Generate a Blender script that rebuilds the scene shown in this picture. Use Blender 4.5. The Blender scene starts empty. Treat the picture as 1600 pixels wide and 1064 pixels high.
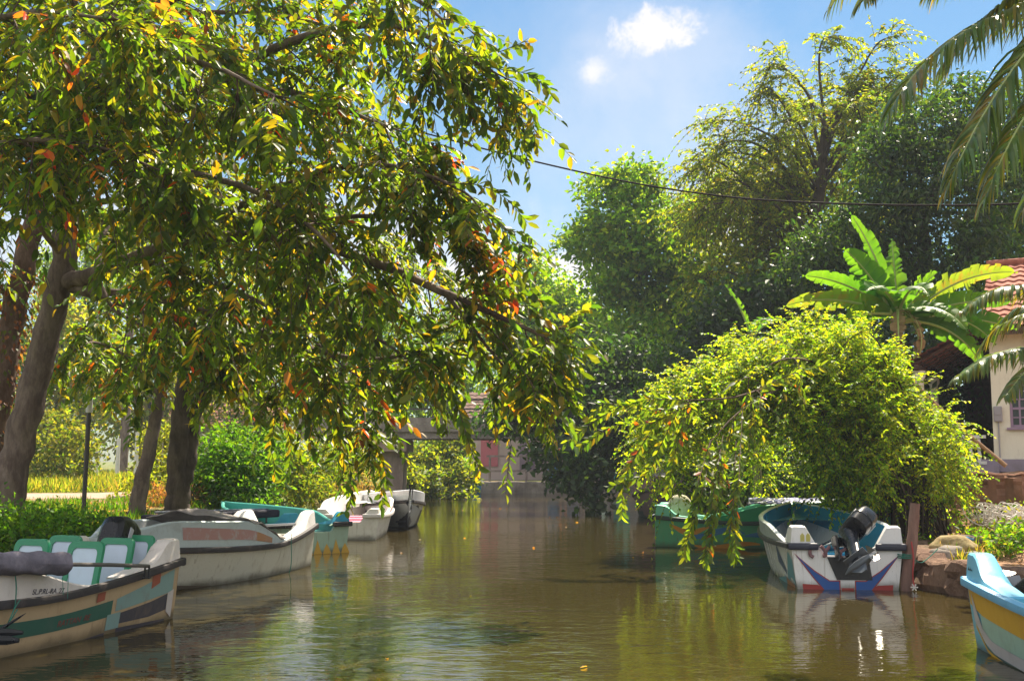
import bpy, bmesh, math, random
import numpy as np
from mathutils import Vector, Matrix

random.seed(7)
rng = np.random.default_rng(11)
R = math.radians
scene = bpy.context.scene
COL = scene.collection

# ------------------------------------------------------------------ camera, sky, sun, exposure
F, PX, PY, PITCH, EYE = 1715.0, 800.0, 532.0, R(6.19), 1.6
cam_data = bpy.data.cameras.new('camera')
cam_data.sensor_width = 36.0
cam_data.lens = 36.0 * F / 1600.0
cam_data.clip_start, cam_data.clip_end = 0.1, 3000.0
cam = bpy.data.objects.new('camera', cam_data)
cam.location = (0, 0, EYE)
cam.rotation_euler = (R(90) + PITCH, 0, 0)
COL.objects.link(cam)
scene.camera = cam

SUN_EL, SUN_AZ = R(56), R(24)            # azimuth measured from +Y (down the canal) towards +X
sun_dir = Vector((math.sin(SUN_AZ) * math.cos(SUN_EL), math.cos(SUN_AZ) * math.cos(SUN_EL), math.sin(SUN_EL)))
sd = bpy.data.lights.new('sun', 'SUN')
sd.energy, sd.angle, sd.color = 4.6, R(0.55), (1.0, 0.89, 0.71)
sun = bpy.data.objects.new('sun', sd)
sun.rotation_euler = sun_dir.to_track_quat('Z', 'Y').to_euler()
sun.location = (20, 40, 60)
COL.objects.link(sun)

scene.view_settings.view_transform = 'Standard'
scene.view_settings.look = 'None'
scene.view_settings.exposure = 1.5
scene.view_settings.gamma = 1.0
scene.view_settings.use_curve_mapping = False
cy = scene.cycles
cy.max_bounces, cy.diffuse_bounces, cy.glossy_bounces = 9, 5, 3
cy.transmission_bounces, cy.transparent_max_bounces, cy.volume_bounces = 4, 4, 0
cy.caustics_reflective = cy.caustics_refractive = False
cy.sample_clamp_indirect = 6.0
cy.use_denoising = True

def at(px, py, Y):
    """the point at world depth Y that the photograph shows at pixel (px, py)"""
    a, b = (px - PX) / F, -(py - PY) / F
    d = Vector((a, math.cos(PITCH) - b * math.sin(PITCH), math.sin(PITCH) + b * math.cos(PITCH)))
    d *= Y / d.y
    return Vector((d.x, Y, EYE + d.z))

def direction(px, py):
    a, b = (px - PX) / F, -(py - PY) / F
    return Vector((a, math.cos(PITCH) - b * math.sin(PITCH), math.sin(PITCH) + b * math.cos(PITCH))).normalized()

class NT:
    """small helper round a node tree"""
    def __init__(s, tree):
        s.t = tree; s.n = tree.nodes; s.l = tree.links
    def new(s, typ, **kw):
        nd = s.n.new(typ)
        for k, v in kw.items():
            if k.startswith('_'): setattr(nd, k[1:], v)
        return nd
    def link(s, a, b): s.l.new(a, b)
    def set(s, sock, v):
        if hasattr(v, 'is_output'): s.l.new(v, sock)
        else: sock.default_value = v
    def math(s, op, a, b=None, clamp=False):
        nd = s.n.new('ShaderNodeMath'); nd.operation = op; nd.use_clamp = clamp
        s.set(nd.inputs[0], a)
        if b is not None: s.set(nd.inputs[1], b)
        return nd.outputs[0]
    def mix(s, f, a, b, mode='MIX'):
        nd = s.n.new('ShaderNodeMix'); nd.data_type = 'RGBA'; nd.blend_type = mode
        s.set(nd.inputs[0], f); s.set(nd.inputs[6], a); s.set(nd.inputs[7], b)
        return nd.outputs[2]
    def noise(s, vec, scale, detail=4, rough=0.55, dist=0.0):
        nd = s.n.new('ShaderNodeTexNoise')
        if vec is not None: s.l.new(vec, nd.inputs['Vector'])
        nd.inputs['Scale'].default_value = scale; nd.inputs['Detail'].default_value = detail
        nd.inputs['Roughness'].default_value = rough; nd.inputs['Distortion'].default_value = dist
        return nd.outputs['Fac']
    def ramp(s, f, lo, hi):
        nd = s.n.new('ShaderNodeMapRange'); nd.interpolation_type = 'SMOOTHSTEP'
        s.set(nd.inputs[0], f); nd.inputs[1].default_value = lo; nd.inputs[2].default_value = hi
        return nd.outputs[0]
    def mapping(s, vec, scale=(1, 1, 1), rot=(0, 0, 0)):
        nd = s.n.new('ShaderNodeMapping'); s.l.new(vec, nd.inputs['Vector'])
        nd.inputs['Scale'].default_value = scale; nd.inputs['Rotation'].default_value = rot
        return nd.outputs[0]
    def bump(s, h, strength, dist):
        nd = s.n.new('ShaderNodeBump'); s.l.new(h, nd.inputs['Height'])
        nd.inputs['Strength'].default_value = strength; nd.inputs['Distance'].default_value = dist
        return nd.outputs[0]

def make_world():
    w = bpy.data.worlds.new('World'); scene.world = w
    w.use_nodes = True
    g = NT(w.node_tree); g.n.clear()
    out = g.new('ShaderNodeOutputWorld'); bg = g.new('ShaderNodeBackground')
    bg.inputs['Strength'].default_value = 0.05
    sky = g.new('ShaderNodeTexSky'); sky.sky_type = 'NISHITA'; sky.sun_disc = False
    sky.sun_elevation, sky.sun_rotation = SUN_EL, SUN_AZ
    sky.air_density, sky.dust_density, sky.ozone_density = 1.4, 0.25, 8.0
    tc = g.new('ShaderNodeTexCoord')
    vec = tc.outputs['Generated']
    def cloud(px, py, rad, sx, sz, soft, seed, scale):
        d = direction(px, py)
        sub = g.new('ShaderNodeVectorMath'); sub.operation = 'SUBTRACT'
        g.link(vec, sub.inputs[0]); sub.inputs[1].default_value = d
        mul = g.new('ShaderNodeVectorMath'); mul.operation = 'MULTIPLY'
        g.link(sub.outputs[0], mul.inputs[0]); mul.inputs[1].default_value = (sx, 1, sz)
        ln = g.new('ShaderNodeVectorMath'); ln.operation = 'LENGTH'; g.link(mul.outputs[0], ln.inputs[0])
        m = g.new('ShaderNodeVectorMath'); m.operation = 'ADD'; g.link(vec, m.inputs[0]); m.inputs[1].default_value = (seed, seed * .7, seed * 1.3)
        n = g.noise(m.outputs[0], scale * .75, 9, 0.66, .25)
        r = g.math('ADD', ln.outputs['Value'], g.math('MULTIPLY', g.math('SUBTRACT', n, 0.5), -rad * 3.4))
        return g.math('SUBTRACT', 1.0, g.ramp(r, rad * (1 - soft), rad * (1 + soft)))
    parts = [
        (cloud(1028, 50, 0.024, 0.8, 1.6, 0.6, 1.0, 52), 1.0),
        (cloud(925, 112, 0.011, 1.0, 1.3, 0.85, 2.0, 80), 0.75),
        (cloud(1055, 75, 0.045, 0.8, 1.2, 0.95, 21.0, 16), 0.22), (cloud(945, 125, 0.03, 0.8, 1.2, 0.95, 23.0, 20), 0.2), (cloud(1010, 120, 0.10, 0.8, 1.3, 0.95, 3.0, 9), 0.18), (cloud(1130, 210, 0.07, 0.7, 1.6, 0.95, 13.0, 12), 0.16),
        (cloud(890, 435, 0.045, 0.8, 2.2, 0.4, 4.0, 26), 0.9),
        (cloud(760, 440, 0.045, 0.8, 2.2, 0.5, 5.0, 26), 0.9),
        (cloud(860, 330, 0.12, 0.8, 1.5, 0.9, 6.0, 8), 0.18),
        (cloud(600, 380, 0.08, 0.7, 1.6, 0.7, 7.0, 16), 0.6),
        (cloud(1110, 340, 0.05, 0.8, 1.6, 0.5, 8.0, 22), 0.9),
        (cloud(160, 380, 0.08, 0.7, 1.6, 0.7, 9.0, 16), 0.6)]
    c = g.mix(1.0, sky.outputs[0], (.76, .89, .86, 1), 'MULTIPLY')
    for f, k in parts:
        c = g.mix(g.math('MULTIPLY', f, k), c, (7.8, 7.5, 7.7, 1))
    # unseen bright clouds added overhead and behind the viewer as fill light for shadows
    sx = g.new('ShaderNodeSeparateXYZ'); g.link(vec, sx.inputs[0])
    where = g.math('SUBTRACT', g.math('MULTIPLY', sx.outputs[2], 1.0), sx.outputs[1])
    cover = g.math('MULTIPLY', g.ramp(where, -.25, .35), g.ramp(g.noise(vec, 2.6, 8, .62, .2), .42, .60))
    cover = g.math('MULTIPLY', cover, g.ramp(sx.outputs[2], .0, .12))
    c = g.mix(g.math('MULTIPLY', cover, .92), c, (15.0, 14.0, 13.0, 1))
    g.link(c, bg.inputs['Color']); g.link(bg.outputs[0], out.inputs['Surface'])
make_world()

# ------------------------------------------------------------------ object helpers
def tag(o, label=None, cat=None, group=None, kind=None):
    if label: o['label'] = label
    if cat: o['category'] = cat
    if group: o['group'] = group
    if kind: o['kind'] = kind
    return o

def empty(name, loc, rz=0.0):
    o = bpy.data.objects.new(name, None); COL.objects.link(o)
    o.location = loc; o.rotation_euler = (0, 0, rz); o.empty_display_size = 0.2
    return o

def np_mesh(name, V, loops, starts, totals, mats, tint=None, parent=None, midx=None, smooth=True):
    me = bpy.data.meshes.new(name)
    me.vertices.add(len(V)); me.vertices.foreach_set('co', np.asarray(V, np.float32).ravel())
    me.loops.add(len(loops)); me.loops.foreach_set('vertex_index', np.asarray(loops, np.int32))
    me.polygons.add(len(starts))
    me.polygons.foreach_set('loop_start', np.asarray(starts, np.int32))
    me.polygons.foreach_set('loop_total', np.asarray(totals, np.int32))
    if midx is not None: me.polygons.foreach_set('material_index', np.asarray(midx, np.int32))
    me.polygons.foreach_set('use_smooth', np.full(len(starts), smooth))
    me.update(calc_edges=True)
    if tint is not None:
        ca = me.color_attributes.new('tint', 'FLOAT_COLOR', 'POINT')
        ca.data.foreach_set('color', np.concatenate([tint, np.ones((len(tint), 1))], 1).astype(np.float32).ravel())
    for m in (mats if isinstance(mats, (list, tuple)) else [mats]): me.materials.append(m)
    o = bpy.data.objects.new(name, me); COL.objects.link(o)
    if parent: o.parent = parent
    return o

class MB:
    """collects vertices and faces of one mesh"""
    def __init__(s): s.v = []; s.f = []; s.m = []
    def add(s, vs, fs, m=0):
        o = len(s.v); s.v += [tuple(v) for v in vs]
        for f in fs: s.f.append(tuple(i + o for i in f)); s.m.append(m)
    def box(s, c, size, m=0, rot=None, bev=0.0):
        sx, sy, sz = size[0] / 2, size[1] / 2, size[2] / 2
        if bev <= 0:
            vs = [Vector((x * sx, y * sy, z * sz)) for x in (-1, 1) for y in (-1, 1) for z in (-1, 1)]
            fs = [(0, 1, 3, 2), (4, 6, 7, 5), (0, 4, 5, 1), (2, 3, 7, 6), (0, 2, 6, 4), (1, 5, 7, 3)]
        else:
            bm = bmesh.new(); bmesh.ops.create_cube(bm, size=1.0)
            for v in bm.verts: v.co = Vector((v.co.x * size[0], v.co.y * size[1], v.co.z * size[2]))
            bmesh.ops.bevel(bm, geom=list(bm.edges), offset=min(bev, min(size) * .45), segments=2, affect='EDGES', profile=.5)
            bm.verts.index_update()
            vs = [v.co.copy() for v in bm.verts]; fs = [tuple(v.index for v in f.verts) for f in bm.faces]; bm.free()
        if rot is not None: vs = [rot @ v for v in vs]
        c = Vector(c)
        s.add([v + c for v in vs], fs, m)
    def grid(s, P, m=0, flip=False, closeu=False):
        """P: list of rows of points"""
        nu, nv = len(P), len(P[0]); fs = []
        for i in range(nu - 1 + (1 if closeu else 0)):
            for j in range(nv - 1):
                a, b = i * nv + j, ((i + 1) % nu) * nv + j
                f = (a, b, b + 1, a + 1)
                fs.append(f[::-1] if flip else f)
        s.add([p for r in P for p in r], fs, m)
    def tube(s, pts, rad, seg=8, m=0, cap=True):
        pts = [Vector(p) for p in pts]; n = len(pts)
        rad = [rad] * n if not hasattr(rad, '__len__') else list(rad)
        up = None; rows = []
        for i in range(n):
            t = (pts[min(i + 1, n - 1)] - pts[max(i - 1, 0)]).normalized()
            if up is None:
                up = t.orthogonal().normalized()
            up = (up - t * up.dot(t)).normalized(); sd_ = t.cross(up)
            rows.append([pts[i] + (up * math.cos(k * 2 * math.pi / seg) + sd_ * math.sin(k * 2 * math.pi / seg)) * rad[i] for k in range(seg)])
        o = len(s.v); s.v += [tuple(p) for r in rows for p in r]
        for i in range(n - 1):
            for k in range(seg):
                a = o + i * seg + k; b = o + i * seg + (k + 1) % seg
                s.f.append((a, b, b + seg, a + seg)); s.m.append(m)
        if cap:
            s.f.append(tuple(o + k for k in range(seg))[::-1]); s.m.append(m)
            s.f.append(tuple(o + (n - 1) * seg + k for k in range(seg))); s.m.append(m)
    def prism(s, poly, axis_fn, d0, d1, m=0):
        n = len(poly)
        vs = [axis_fn(p, d0) for p in poly] + [axis_fn(p, d1) for p in poly]
        fs = [tuple(range(n))[::-1], tuple(range(n, 2 * n))] + [(i, (i + 1) % n, n + (i + 1) % n, n + i) for i in range(n)]
        s.add(vs, fs, m)
    def build(s, name, mats, parent=None, smooth=False, loc=None, angle=None):
        me = bpy.data.meshes.new(name)
        me.from_pydata([tuple(v) for v in s.v], [], s.f)
        for mt in (mats if isinstance(mats, (list, tuple)) else [mats]): me.materials.append(mt)
        me.polygons.foreach_set('material_index', s.m)
        bm = bmesh.new(); bm.from_mesh(me); bmesh.ops.recalc_face_normals(bm, faces=bm.faces); bm.to_mesh(me); bm.free()
        me.polygons.foreach_set('use_smooth', [smooth] * len(me.polygons))
        if smooth: me.set_sharp_from_angle(angle=R(angle or 40))
        me.update()
        o = bpy.data.objects.new(name, me); COL.objects.link(o)
        if parent: o.parent = parent
        if loc is not None: o.location = loc
        return o

def smooth_path(pts, n=6):
    """Catmull-Rom through control points"""
    P = [Vector(p) for p in pts]
    if len(P) < 3: return [P[0].lerp(P[-1], i / n) for i in range(n + 1)]
    P = [P[0] * 2 - P[1]] + P + [P[-1] * 2 - P[-2]]; out = []
    for i in range(1, len(P) - 2):
        a, b, c, d = P[i - 1], P[i], P[i + 1], P[i + 2]
        for k in range(n):
            t = k / n
            out.append(0.5 * ((2 * b) + (c - a) * t + (2 * a - 5 * b + 4 * c - d) * t * t + (3 * b - a - 3 * c + d) * t ** 3))
    out.append(P[-2]); return out

# ------------------------------------------------------------------ materials
MATS = {}
def base_mat(name):
    m = bpy.data.materials.new(name); m.use_nodes = True
    g = NT(m.node_tree); b = m.node_tree.nodes['Principled BSDF']
    return m, g, b

def paint(name, col, rough=0.45, dirt=0.4, dirt_col=(0.10, 0.075, 0.05), scale=3.0, spec=0.5, metal=0.0):
    """weathered gel-coat or paint: stains, scuffs and grime of their own shape"""
    if name in MATS: return MATS[name]
    m, g, b = base_mat(name)
    tc = g.new('ShaderNodeTexCoord'); v = tc.outputs['Object']
    n1 = g.noise(v, scale, 6, 0.65, 0.4); n2 = g.noise(g.mapping(v, (1.0, 1.0, .35)), scale * 4, 5, 0.7); n3 = g.noise(v, scale * 18, 3, .6)
    f = g.math('MULTIPLY', g.ramp(n1, 0.48, 0.75), dirt)
    f = g.math('ADD', f, g.math('MULTIPLY', g.ramp(n2, 0.56, 0.72), dirt * .7), True)
    c = g.mix(f, (*col, 1), (*dirt_col, 1))
    c = g.mix(g.math('MULTIPLY', g.ramp(n3, .62, .74), dirt * .5), c, (*[min(1, x * 1.4 + .04) for x in col], 1))
    if 'hull' in name or 'gloss_white' in name:   # tide mark of scum and algae, run-down streaks below the rail
        sx = g.new('ShaderNodeSeparateXYZ'); g.link(v, sx.inputs[0])
        zz = g.math('ADD', sx.outputs[2], g.math('MULTIPLY', g.math('SUBTRACT', n1, .5), -.22))
        c = g.mix(g.math('MULTIPLY', g.math('SUBTRACT', 1.0, g.ramp(zz, .0, .13)), .75), c, (.075, .062, .035, 1))
        st = g.noise(g.mapping(v, (9, 9, .7)), 2.0, 4, .7)
        c = g.mix(g.math('MULTIPLY', g.ramp(st, .56, .72), .45), c, (.16, .11, .065, 1))
        ch = g.noise(v, 14, 5, .75)
        c = g.mix(g.math('MULTIPLY', g.ramp(ch, .665, .69), .8), c, (.30, .27, .22, 1))
    g.link(c, b.inputs['Base Color'])
    r = g.math('ADD', g.math('MULTIPLY', n2, 0.3), rough - 0.12)
    g.link(r, b.inputs['Roughness'])
    g.link(g.bump(n3, 0.12, 0.01), b.inputs['Normal'])
    b.inputs['Specular IOR Level'].default_value = spec; b.inputs['Metallic'].default_value = metal
    MATS[name] = m; return m

def rough_mat(name, c1, c2, scale=6.0, bump=0.5, dist=0.03, rough=0.9, stretch=(1, 1, 1), c3=None, s3=1.2):
    if name in MATS: return MATS[name]
    m, g, b = base_mat(name)
    tc = g.new('ShaderNodeTexCoord'); v = g.mapping(tc.outputs['Object'], stretch)
    n1 = g.noise(v, scale, 8, 0.65, 0.3); n2 = g.noise(v, scale * 6, 5, 0.7)
    c = g.mix(g.ramp(n1, 0.35, 0.68), (*c1, 1), (*c2, 1))
    if c3: c = g.mix(g.ramp(g.noise(v, s3, 5, .6), .5, .68), c, (*c3, 1))
    c = g.mix(g.math('MULTIPLY', g.ramp(n2, .3, .7), .35), c, (*[x * .5 for x in c1], 1))
    g.link(c, b.inputs['Base Color']); b.inputs['Roughness'].default_value = rough
    b.inputs['Specular IOR Level'].default_value = 0.25
    g.link(g.bump(g.math('ADD', n1, g.math('MULTIPLY', n2, .5)), bump, dist), b.inputs['Normal'])
    MATS[name] = m; return m

def leaf_mat(name, rough=0.4, trans=0.5, tmul=(2.0, 1.75, 0.5), spec=0.5):
    if name in MATS: return MATS[name]
    m, g, b = base_mat(name)
    at_ = g.new('ShaderNodeAttribute'); at_.attribute_name = 'tint'
    c = at_.outputs['Color']
    g.link(c, b.inputs['Base Color']); b.inputs['Roughness'].default_value = rough
    b.inputs['Specular IOR Level'].default_value = spec
    tr = g.new('ShaderNodeBsdfTranslucent')
    g.link(g.mix(1.0, c, (*tmul, 1), 'MULTIPLY'), tr.inputs['Color'])
    mx = g.new('ShaderNodeMixShader'); mx.inputs[0].default_value = trans
    g.link(b.outputs[0], mx.inputs[1]); g.link(tr.outputs[0], mx.inputs[2])
    g.link(mx.outputs[0], g.n['Material Output'].inputs['Surface'])
    MATS[name] = m; return m

BARK = rough_mat('bark', (0.10, 0.07, 0.06), (0.25, 0.19, 0.16), 5, 0.7, 0.03, .9, (1, 1, .35), (0.16, .13, .09))
BARK_DARK = rough_mat('bark_dark', (0.045, 0.032, 0.025), (0.11, 0.085, 0.065), 6, 0.7, 0.03, .95, (1, 1, .3))
BARK_RED = rough_mat('bark_red', (0.10, 0.06, 0.045), (0.20, 0.135, 0.11), 7, 0.7, 0.03, .95, (1, 1, .4))
TWIG = rough_mat('twig', (0.09, 0.06, 0.045), (0.16, 0.11, 0.08), 12, .2, .01)
LEAF_GLOSSY = leaf_mat('leaf_glossy', 0.42, 0.62, (3.3, 2.7, 0.5), .45)
LEAF_SOFT = leaf_mat('leaf_soft', 0.5, 0.58, (2.6, 2.3, 0.45), .35)
LEAF_BRIGHT = leaf_mat('leaf_bright', 0.5, 0.6, (2.3, 2.1, 0.45), .3)
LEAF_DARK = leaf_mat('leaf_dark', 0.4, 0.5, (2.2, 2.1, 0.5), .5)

# ------------------------------------------------------------------ foliage builders
def nrm(a): return a / np.maximum(np.linalg.norm(a, axis=-1, keepdims=True), 1e-9)
def rnd_dir(n):
    return nrm(rng.normal(size=(n, 3)))

class Leaves:
    def __init__(s): s.P = []; s.D = []; s.N = []; s.L = []; s.W = []; s.C = []
    def add(s, P, D, N, L, W, C):
        s.P.append(P); s.D.append(D); s.N.append(N); s.L.append(L); s.W.append(W); s.C.append(C)
    def build(s, name, mat, parent=None, hi=False):
        P, D, N, L, W, C = [np.concatenate(x) for x in (s.P, s.D, s.N, s.L, s.W, s.C)]
        D = nrm(D); S = nrm(np.cross(D, N)); N = np.cross(S, D); n = len(P)
        L = L[:, None]; W = W[:, None]
        if hi:
            curl = rng.uniform(.0, .22, (n, 1)); fold = rng.uniform(.05, .35, (n, 1))
            m1 = P + D * L * .28 - N * L * curl * .15; m2 = P + D * L * .68 - N * L * curl * .55
            l1 = m1 + S * W * .43 + N * W * fold; r1 = m1 - S * W * .43 + N * W * fold
            l2 = m2 + S * W * .42 + N * W * fold * .8; r2 = m2 - S * W * .42 + N * W * fold * .8
            tip = P + D * L - N * L * curl
            V = np.stack([P, l1, m1, r1, l2, m2, r2, tip], 1).reshape(-1, 3); k = 8
            pat = np.array([0, 3, 2, 0, 2, 1, 2, 3, 6, 5, 1, 2, 5, 4, 5, 6, 7, 4, 5, 7]); tot = np.array([3, 3, 4, 4, 3, 3])
        else:
            m = P + D * L * .45
            l = m + S * W * .5 + N * W * .18; r = m - S * W * .5 + N * W * .18
            tip = P + D * L - N * L * .1
            V = np.stack([P, l, r, tip], 1).reshape(-1, 3); k = 4
            pat = np.array([0, 2, 3, 0, 3, 1]); tot = np.array([3, 3])
        loops = (np.arange(n)[:, None] * k + pat[None]).ravel()
        totals = np.tile(tot, n); starts = np.concatenate([[0], np.cumsum(totals)[:-1]])
        return np_mesh(name, V, loops, starts, totals, mat, np.repeat(C, k, 0), parent)

class Twigs:
    """many thin tapering three-sided tubes: arrays of shape (n, k, 3)"""
    def __init__(s): s.V = []; s.F = []; s.o = 0
    def add(s, Pts, r0, r1):
        n, k, _ = Pts.shape
        T = nrm(np.gradient(Pts, axis=1)); up = np.tile(np.array([.31, .17, .93]), (n, k, 1))
        A = nrm(np.cross(T, up)); B = np.cross(T, A)
        r = (r0[:, None] + (r1 - r0)[:, None] * np.linspace(0, 1, k)[None])[..., None]
        ring = np.stack([Pts + (A * math.cos(a) + B * math.sin(a)) * r for a in (0, 2.094, 4.189)], 2)
        s.V.append(ring.reshape(-1, 3))
        base = (np.arange(n)[:, None, None] * k + np.arange(k - 1)[None, :, None]) * 3
        j = np.arange(3)[None, None, :]; j2 = (j + 1) % 3
        f = np.stack([base + j, base + j2, base + 3 + j2, base + 3 + j], -1).reshape(-1, 4) + s.o
        s.F.append(f); s.o += n * k * 3
    def build(s, name, mat, parent):
        V = np.concatenate(s.V); Fc = np.concatenate(s.F)
        return np_mesh(name, V, Fc.ravel(), np.arange(len(Fc)) * 4, np.full(len(Fc), 4), mat, None, parent)

def arcs(start, d, length, droop, k):
    """points of drooping arcs, (n,k,3), and tangents"""
    s = np.linspace(0, 1, k)[None, :, None]
    P = start[:, None] + d[:, None] * length[:, None, None] * s
    P[..., 2] -= (droop * length)[:, None] * s[..., 0] ** 2
    return P

def pick_tint(n, pal, w, jit=0.18):
    pal = np.array(pal); idx = rng.choice(len(pal), n, p=np.array(w) / sum(w))
    c = pal[idx] * (1 + rng.normal(0, jit, (n, 1))) * (1 + rng.normal(0, jit * .4, (n, 3)))
    return np.clip(c, 0.004, .9)

GREEN_A = [(0.065, 0.125, 0.014), (0.10, 0.145, 0.016), (0.04, 0.09, 0.018), (0.20, 0.17, 0.02), (0.30, 0.20, 0.02), (0.42, 0.085, 0.02)]

def twig_foliage(lv, tw, start, d, length, droop, per, leaf_l, leaf_w, pal, w, twig_r=0.006, spread=.9, hang=.32, yellow=None):
    """leafy twigs: leaves alternate in two ranks along each drooping twig"""
    n = len(start)
    A = arcs(start, d, length, droop, 5)
    if tw is not None: tw.add(A, np.full(n, twig_r), np.full(n, twig_r * .35))
    s = (np.arange(per)[None] + rng.uniform(.1, .9, (n, per))) / per * .96 + .04
    P = start[:, None] + d[:, None] * (length[:, None] * s)[..., None]
    P[..., 2] -= (droop * length)[:, None] * s ** 2
    T = np.repeat(d[:, None], per, 1).copy(); T[..., 2] -= (2 * droop)[:, None] * s; T = nrm(T)
    side = np.cross(T, np.array([0, 0, 1.0])); bad = np.linalg.norm(side, axis=-1) < .25
    side[bad] = nrm(rng.normal(size=(int(bad.sum()), 3))); side = nrm(side)
    alt = np.where((np.arange(per) % 2 == 0), 1.0, -1.0)[None, :, None]
    down = np.array([0, 0, -1.0])
    D = nrm(T * .75 + side * alt * spread + down * hang * rng.uniform(.3, 1.5, (n, per, 1)) + rng.normal(0, .22, (n, per, 3)))
    N = nrm(np.array([0, 0, 1.0]) + rng.normal(0, .42, (n, per, 3)) + side * alt * .35)
    m = n * per
    sz = rng.uniform(.42, 1.2, m); L = leaf_l * sz; W = leaf_w * sz * rng.uniform(.75, 1.25, m)
    C = pick_tint(m, pal, w)
    tone = np.repeat(1 + rng.normal(0, .16, (n, 1)), per, 0).reshape(-1, 1); C = np.clip(C * tone, .004, .9)
    if len(pal) >= 6:       # a few twigs carry old leaves turning yellow, orange and red
        patch = np.clip(np.sin(start[:, 0] * 1.5 + .6) * np.sin(start[:, 2] * 1.9 + start[:, 1] * .9 + 1.1), 0, 1)
        old = (np.repeat(rng.uniform(0, 1, n) < .012 + .20 * patch ** 2, per)) & (rng.uniform(0, 1, m) < .55)
        C[old] = pick_tint(int(old.sum()), [(.34, .22, .02), (.40, .11, .02), (.42, .05, .03), (.24, .10, .04)], [.4, .3, .15, .15])
    lv.add(P.reshape(-1, 3), D.reshape(-1, 3), N.reshape(-1, 3), L, W, C)

def blob_foliage(lv, blobs, n, leaf_l, leaf_w, pal, w, cluster=12, sig=.35, hang=.3, upb=.5, inner=.45):
    """leaf clusters through the outer part of ellipsoids; blobs = [(centre, radii)]"""
    vol = np.array([b[1][0] * b[1][1] * b[1][2] for b in blobs]) ** .72; vol /= vol.sum()
    nc = max(1, n // cluster)
    idx = rng.choice(len(blobs), nc, p=vol)
    c = np.array([b[0] for b in blobs])[idx]; r = np.array([b[1] for b in blobs])[idx]
    u = rnd_dir(nc); rad = rng.uniform(inner ** 3, 1.08, (nc, 1)) ** (1 / 3)
    # uneven outline: directional lumps
    lump = 1 + .16 * np.sin(u[:, :1] * 7 + idx[:, None]) * np.sin(u[:, 2:] * 6 + 2 * idx[:, None]) + rng.normal(0, .05, (nc, 1))
    cc = c + u * r * rad * lump
    sigs = sig * rng.uniform(.5, 1.3, (nc, 1, 1))
    off = rng.normal(size=(nc, cluster, 3)) * sigs; off[..., 2] *= .6
    P = (cc[:, None] + off).reshape(-1, 3); m = len(P)
    out = np.repeat(u, cluster, 0)
    D = nrm(out * .5 + rnd_dir(m) * .9 + np.array([0, 0, -hang]))
    N = nrm(np.array([0, 0, upb]) + out * .35 + rnd_dir(m) * .7)
    C = pick_tint(m, pal, w)
    tone = np.repeat(1 + rng.normal(0, .2, (nc, 1)), cluster, 0); C = np.clip(C * tone, .004, .9)
    lv.add(P, D, N, leaf_l * rng.uniform(.6, 1.25, m), leaf_w * rng.uniform(.7, 1.2, m), C)

def limb_mesh(name, limbs, mat, parent, seg=9):
    mb = MB()
    for pts, r0, r1 in limbs:
        p = smooth_path(pts, 6); n = len(p)
        p = [q + Vector(rng.normal(0, .25, 3)) * (r0 + (r1 - r0) * i / n) * .35 if 0 < i < n - 1 else q for i, q in enumerate(p)]
        mb.tube(p, [r0 + (r1 - r0) * (i / (n - 1)) ** .8 for i in range(n)], seg, cap=True)
    return mb.build(name, mat, parent, smooth=True, angle=80)

def blob(px, py, D, rpx, rp2=None, depth=None):
    c = at(px, py, D); k = D / F
    return (tuple(c), (rpx * k, (depth or max(rpx, rp2 or rpx)) * k, (rp2 or rpx) * k))

def blob_tree(name, label, cat, root, trunk_pts, r0, blobs, n, leaf_l, leaf_w, pal, w, mat=None, bark=None, group=None,
              cluster=12, sig=.35, hang=.3, upb=.5, nlimb=None, inner=.45, kind=None):
    root = Vector(root)
    t = tag(empty(name, root), label, cat, group, kind)
    inv = Matrix.Translation(-root)
    pts = [root] + [Vector(p) for p in trunk_pts]
    limbs = [([p - root for p in pts], r0, r0 * .45)]
    for c, r in (blobs if nlimb is None else blobs[:nlimb]):
        c = Vector(c); k = min(range(1, len(pts)), key=lambda i: (pts[i] - c).length + max(0, pts[i].z - c.z) * 2)
        s = pts[k]; mid = s.lerp(c, .55) + Vector((0, 0, .12 * (c - s).length))
        limbs.append(([s - root, mid - root, c - root + Vector((0, 0, r[2] * .35))], r0 * .34, r0 * .07))
        for _ in range(3):
            e = c + Vector(rnd_dir(1)[0]) * min(r) * .85
            limbs.append(([mid - root, mid.lerp(e, .6) - root, e - root], r0 * .16, r0 * .04))
    limb_mesh('trunk', limbs, bark or BARK_DARK, t, 8)
    lv = Leaves()
    blob_foliage(lv, [(tuple(Vector(c) - root), r) for c, r in blobs], n, leaf_l, leaf_w, pal, w, cluster, sig, hang, upb, inner)
    lv.build('crown', mat or LEAF_SOFT, t)
    return t
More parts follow.
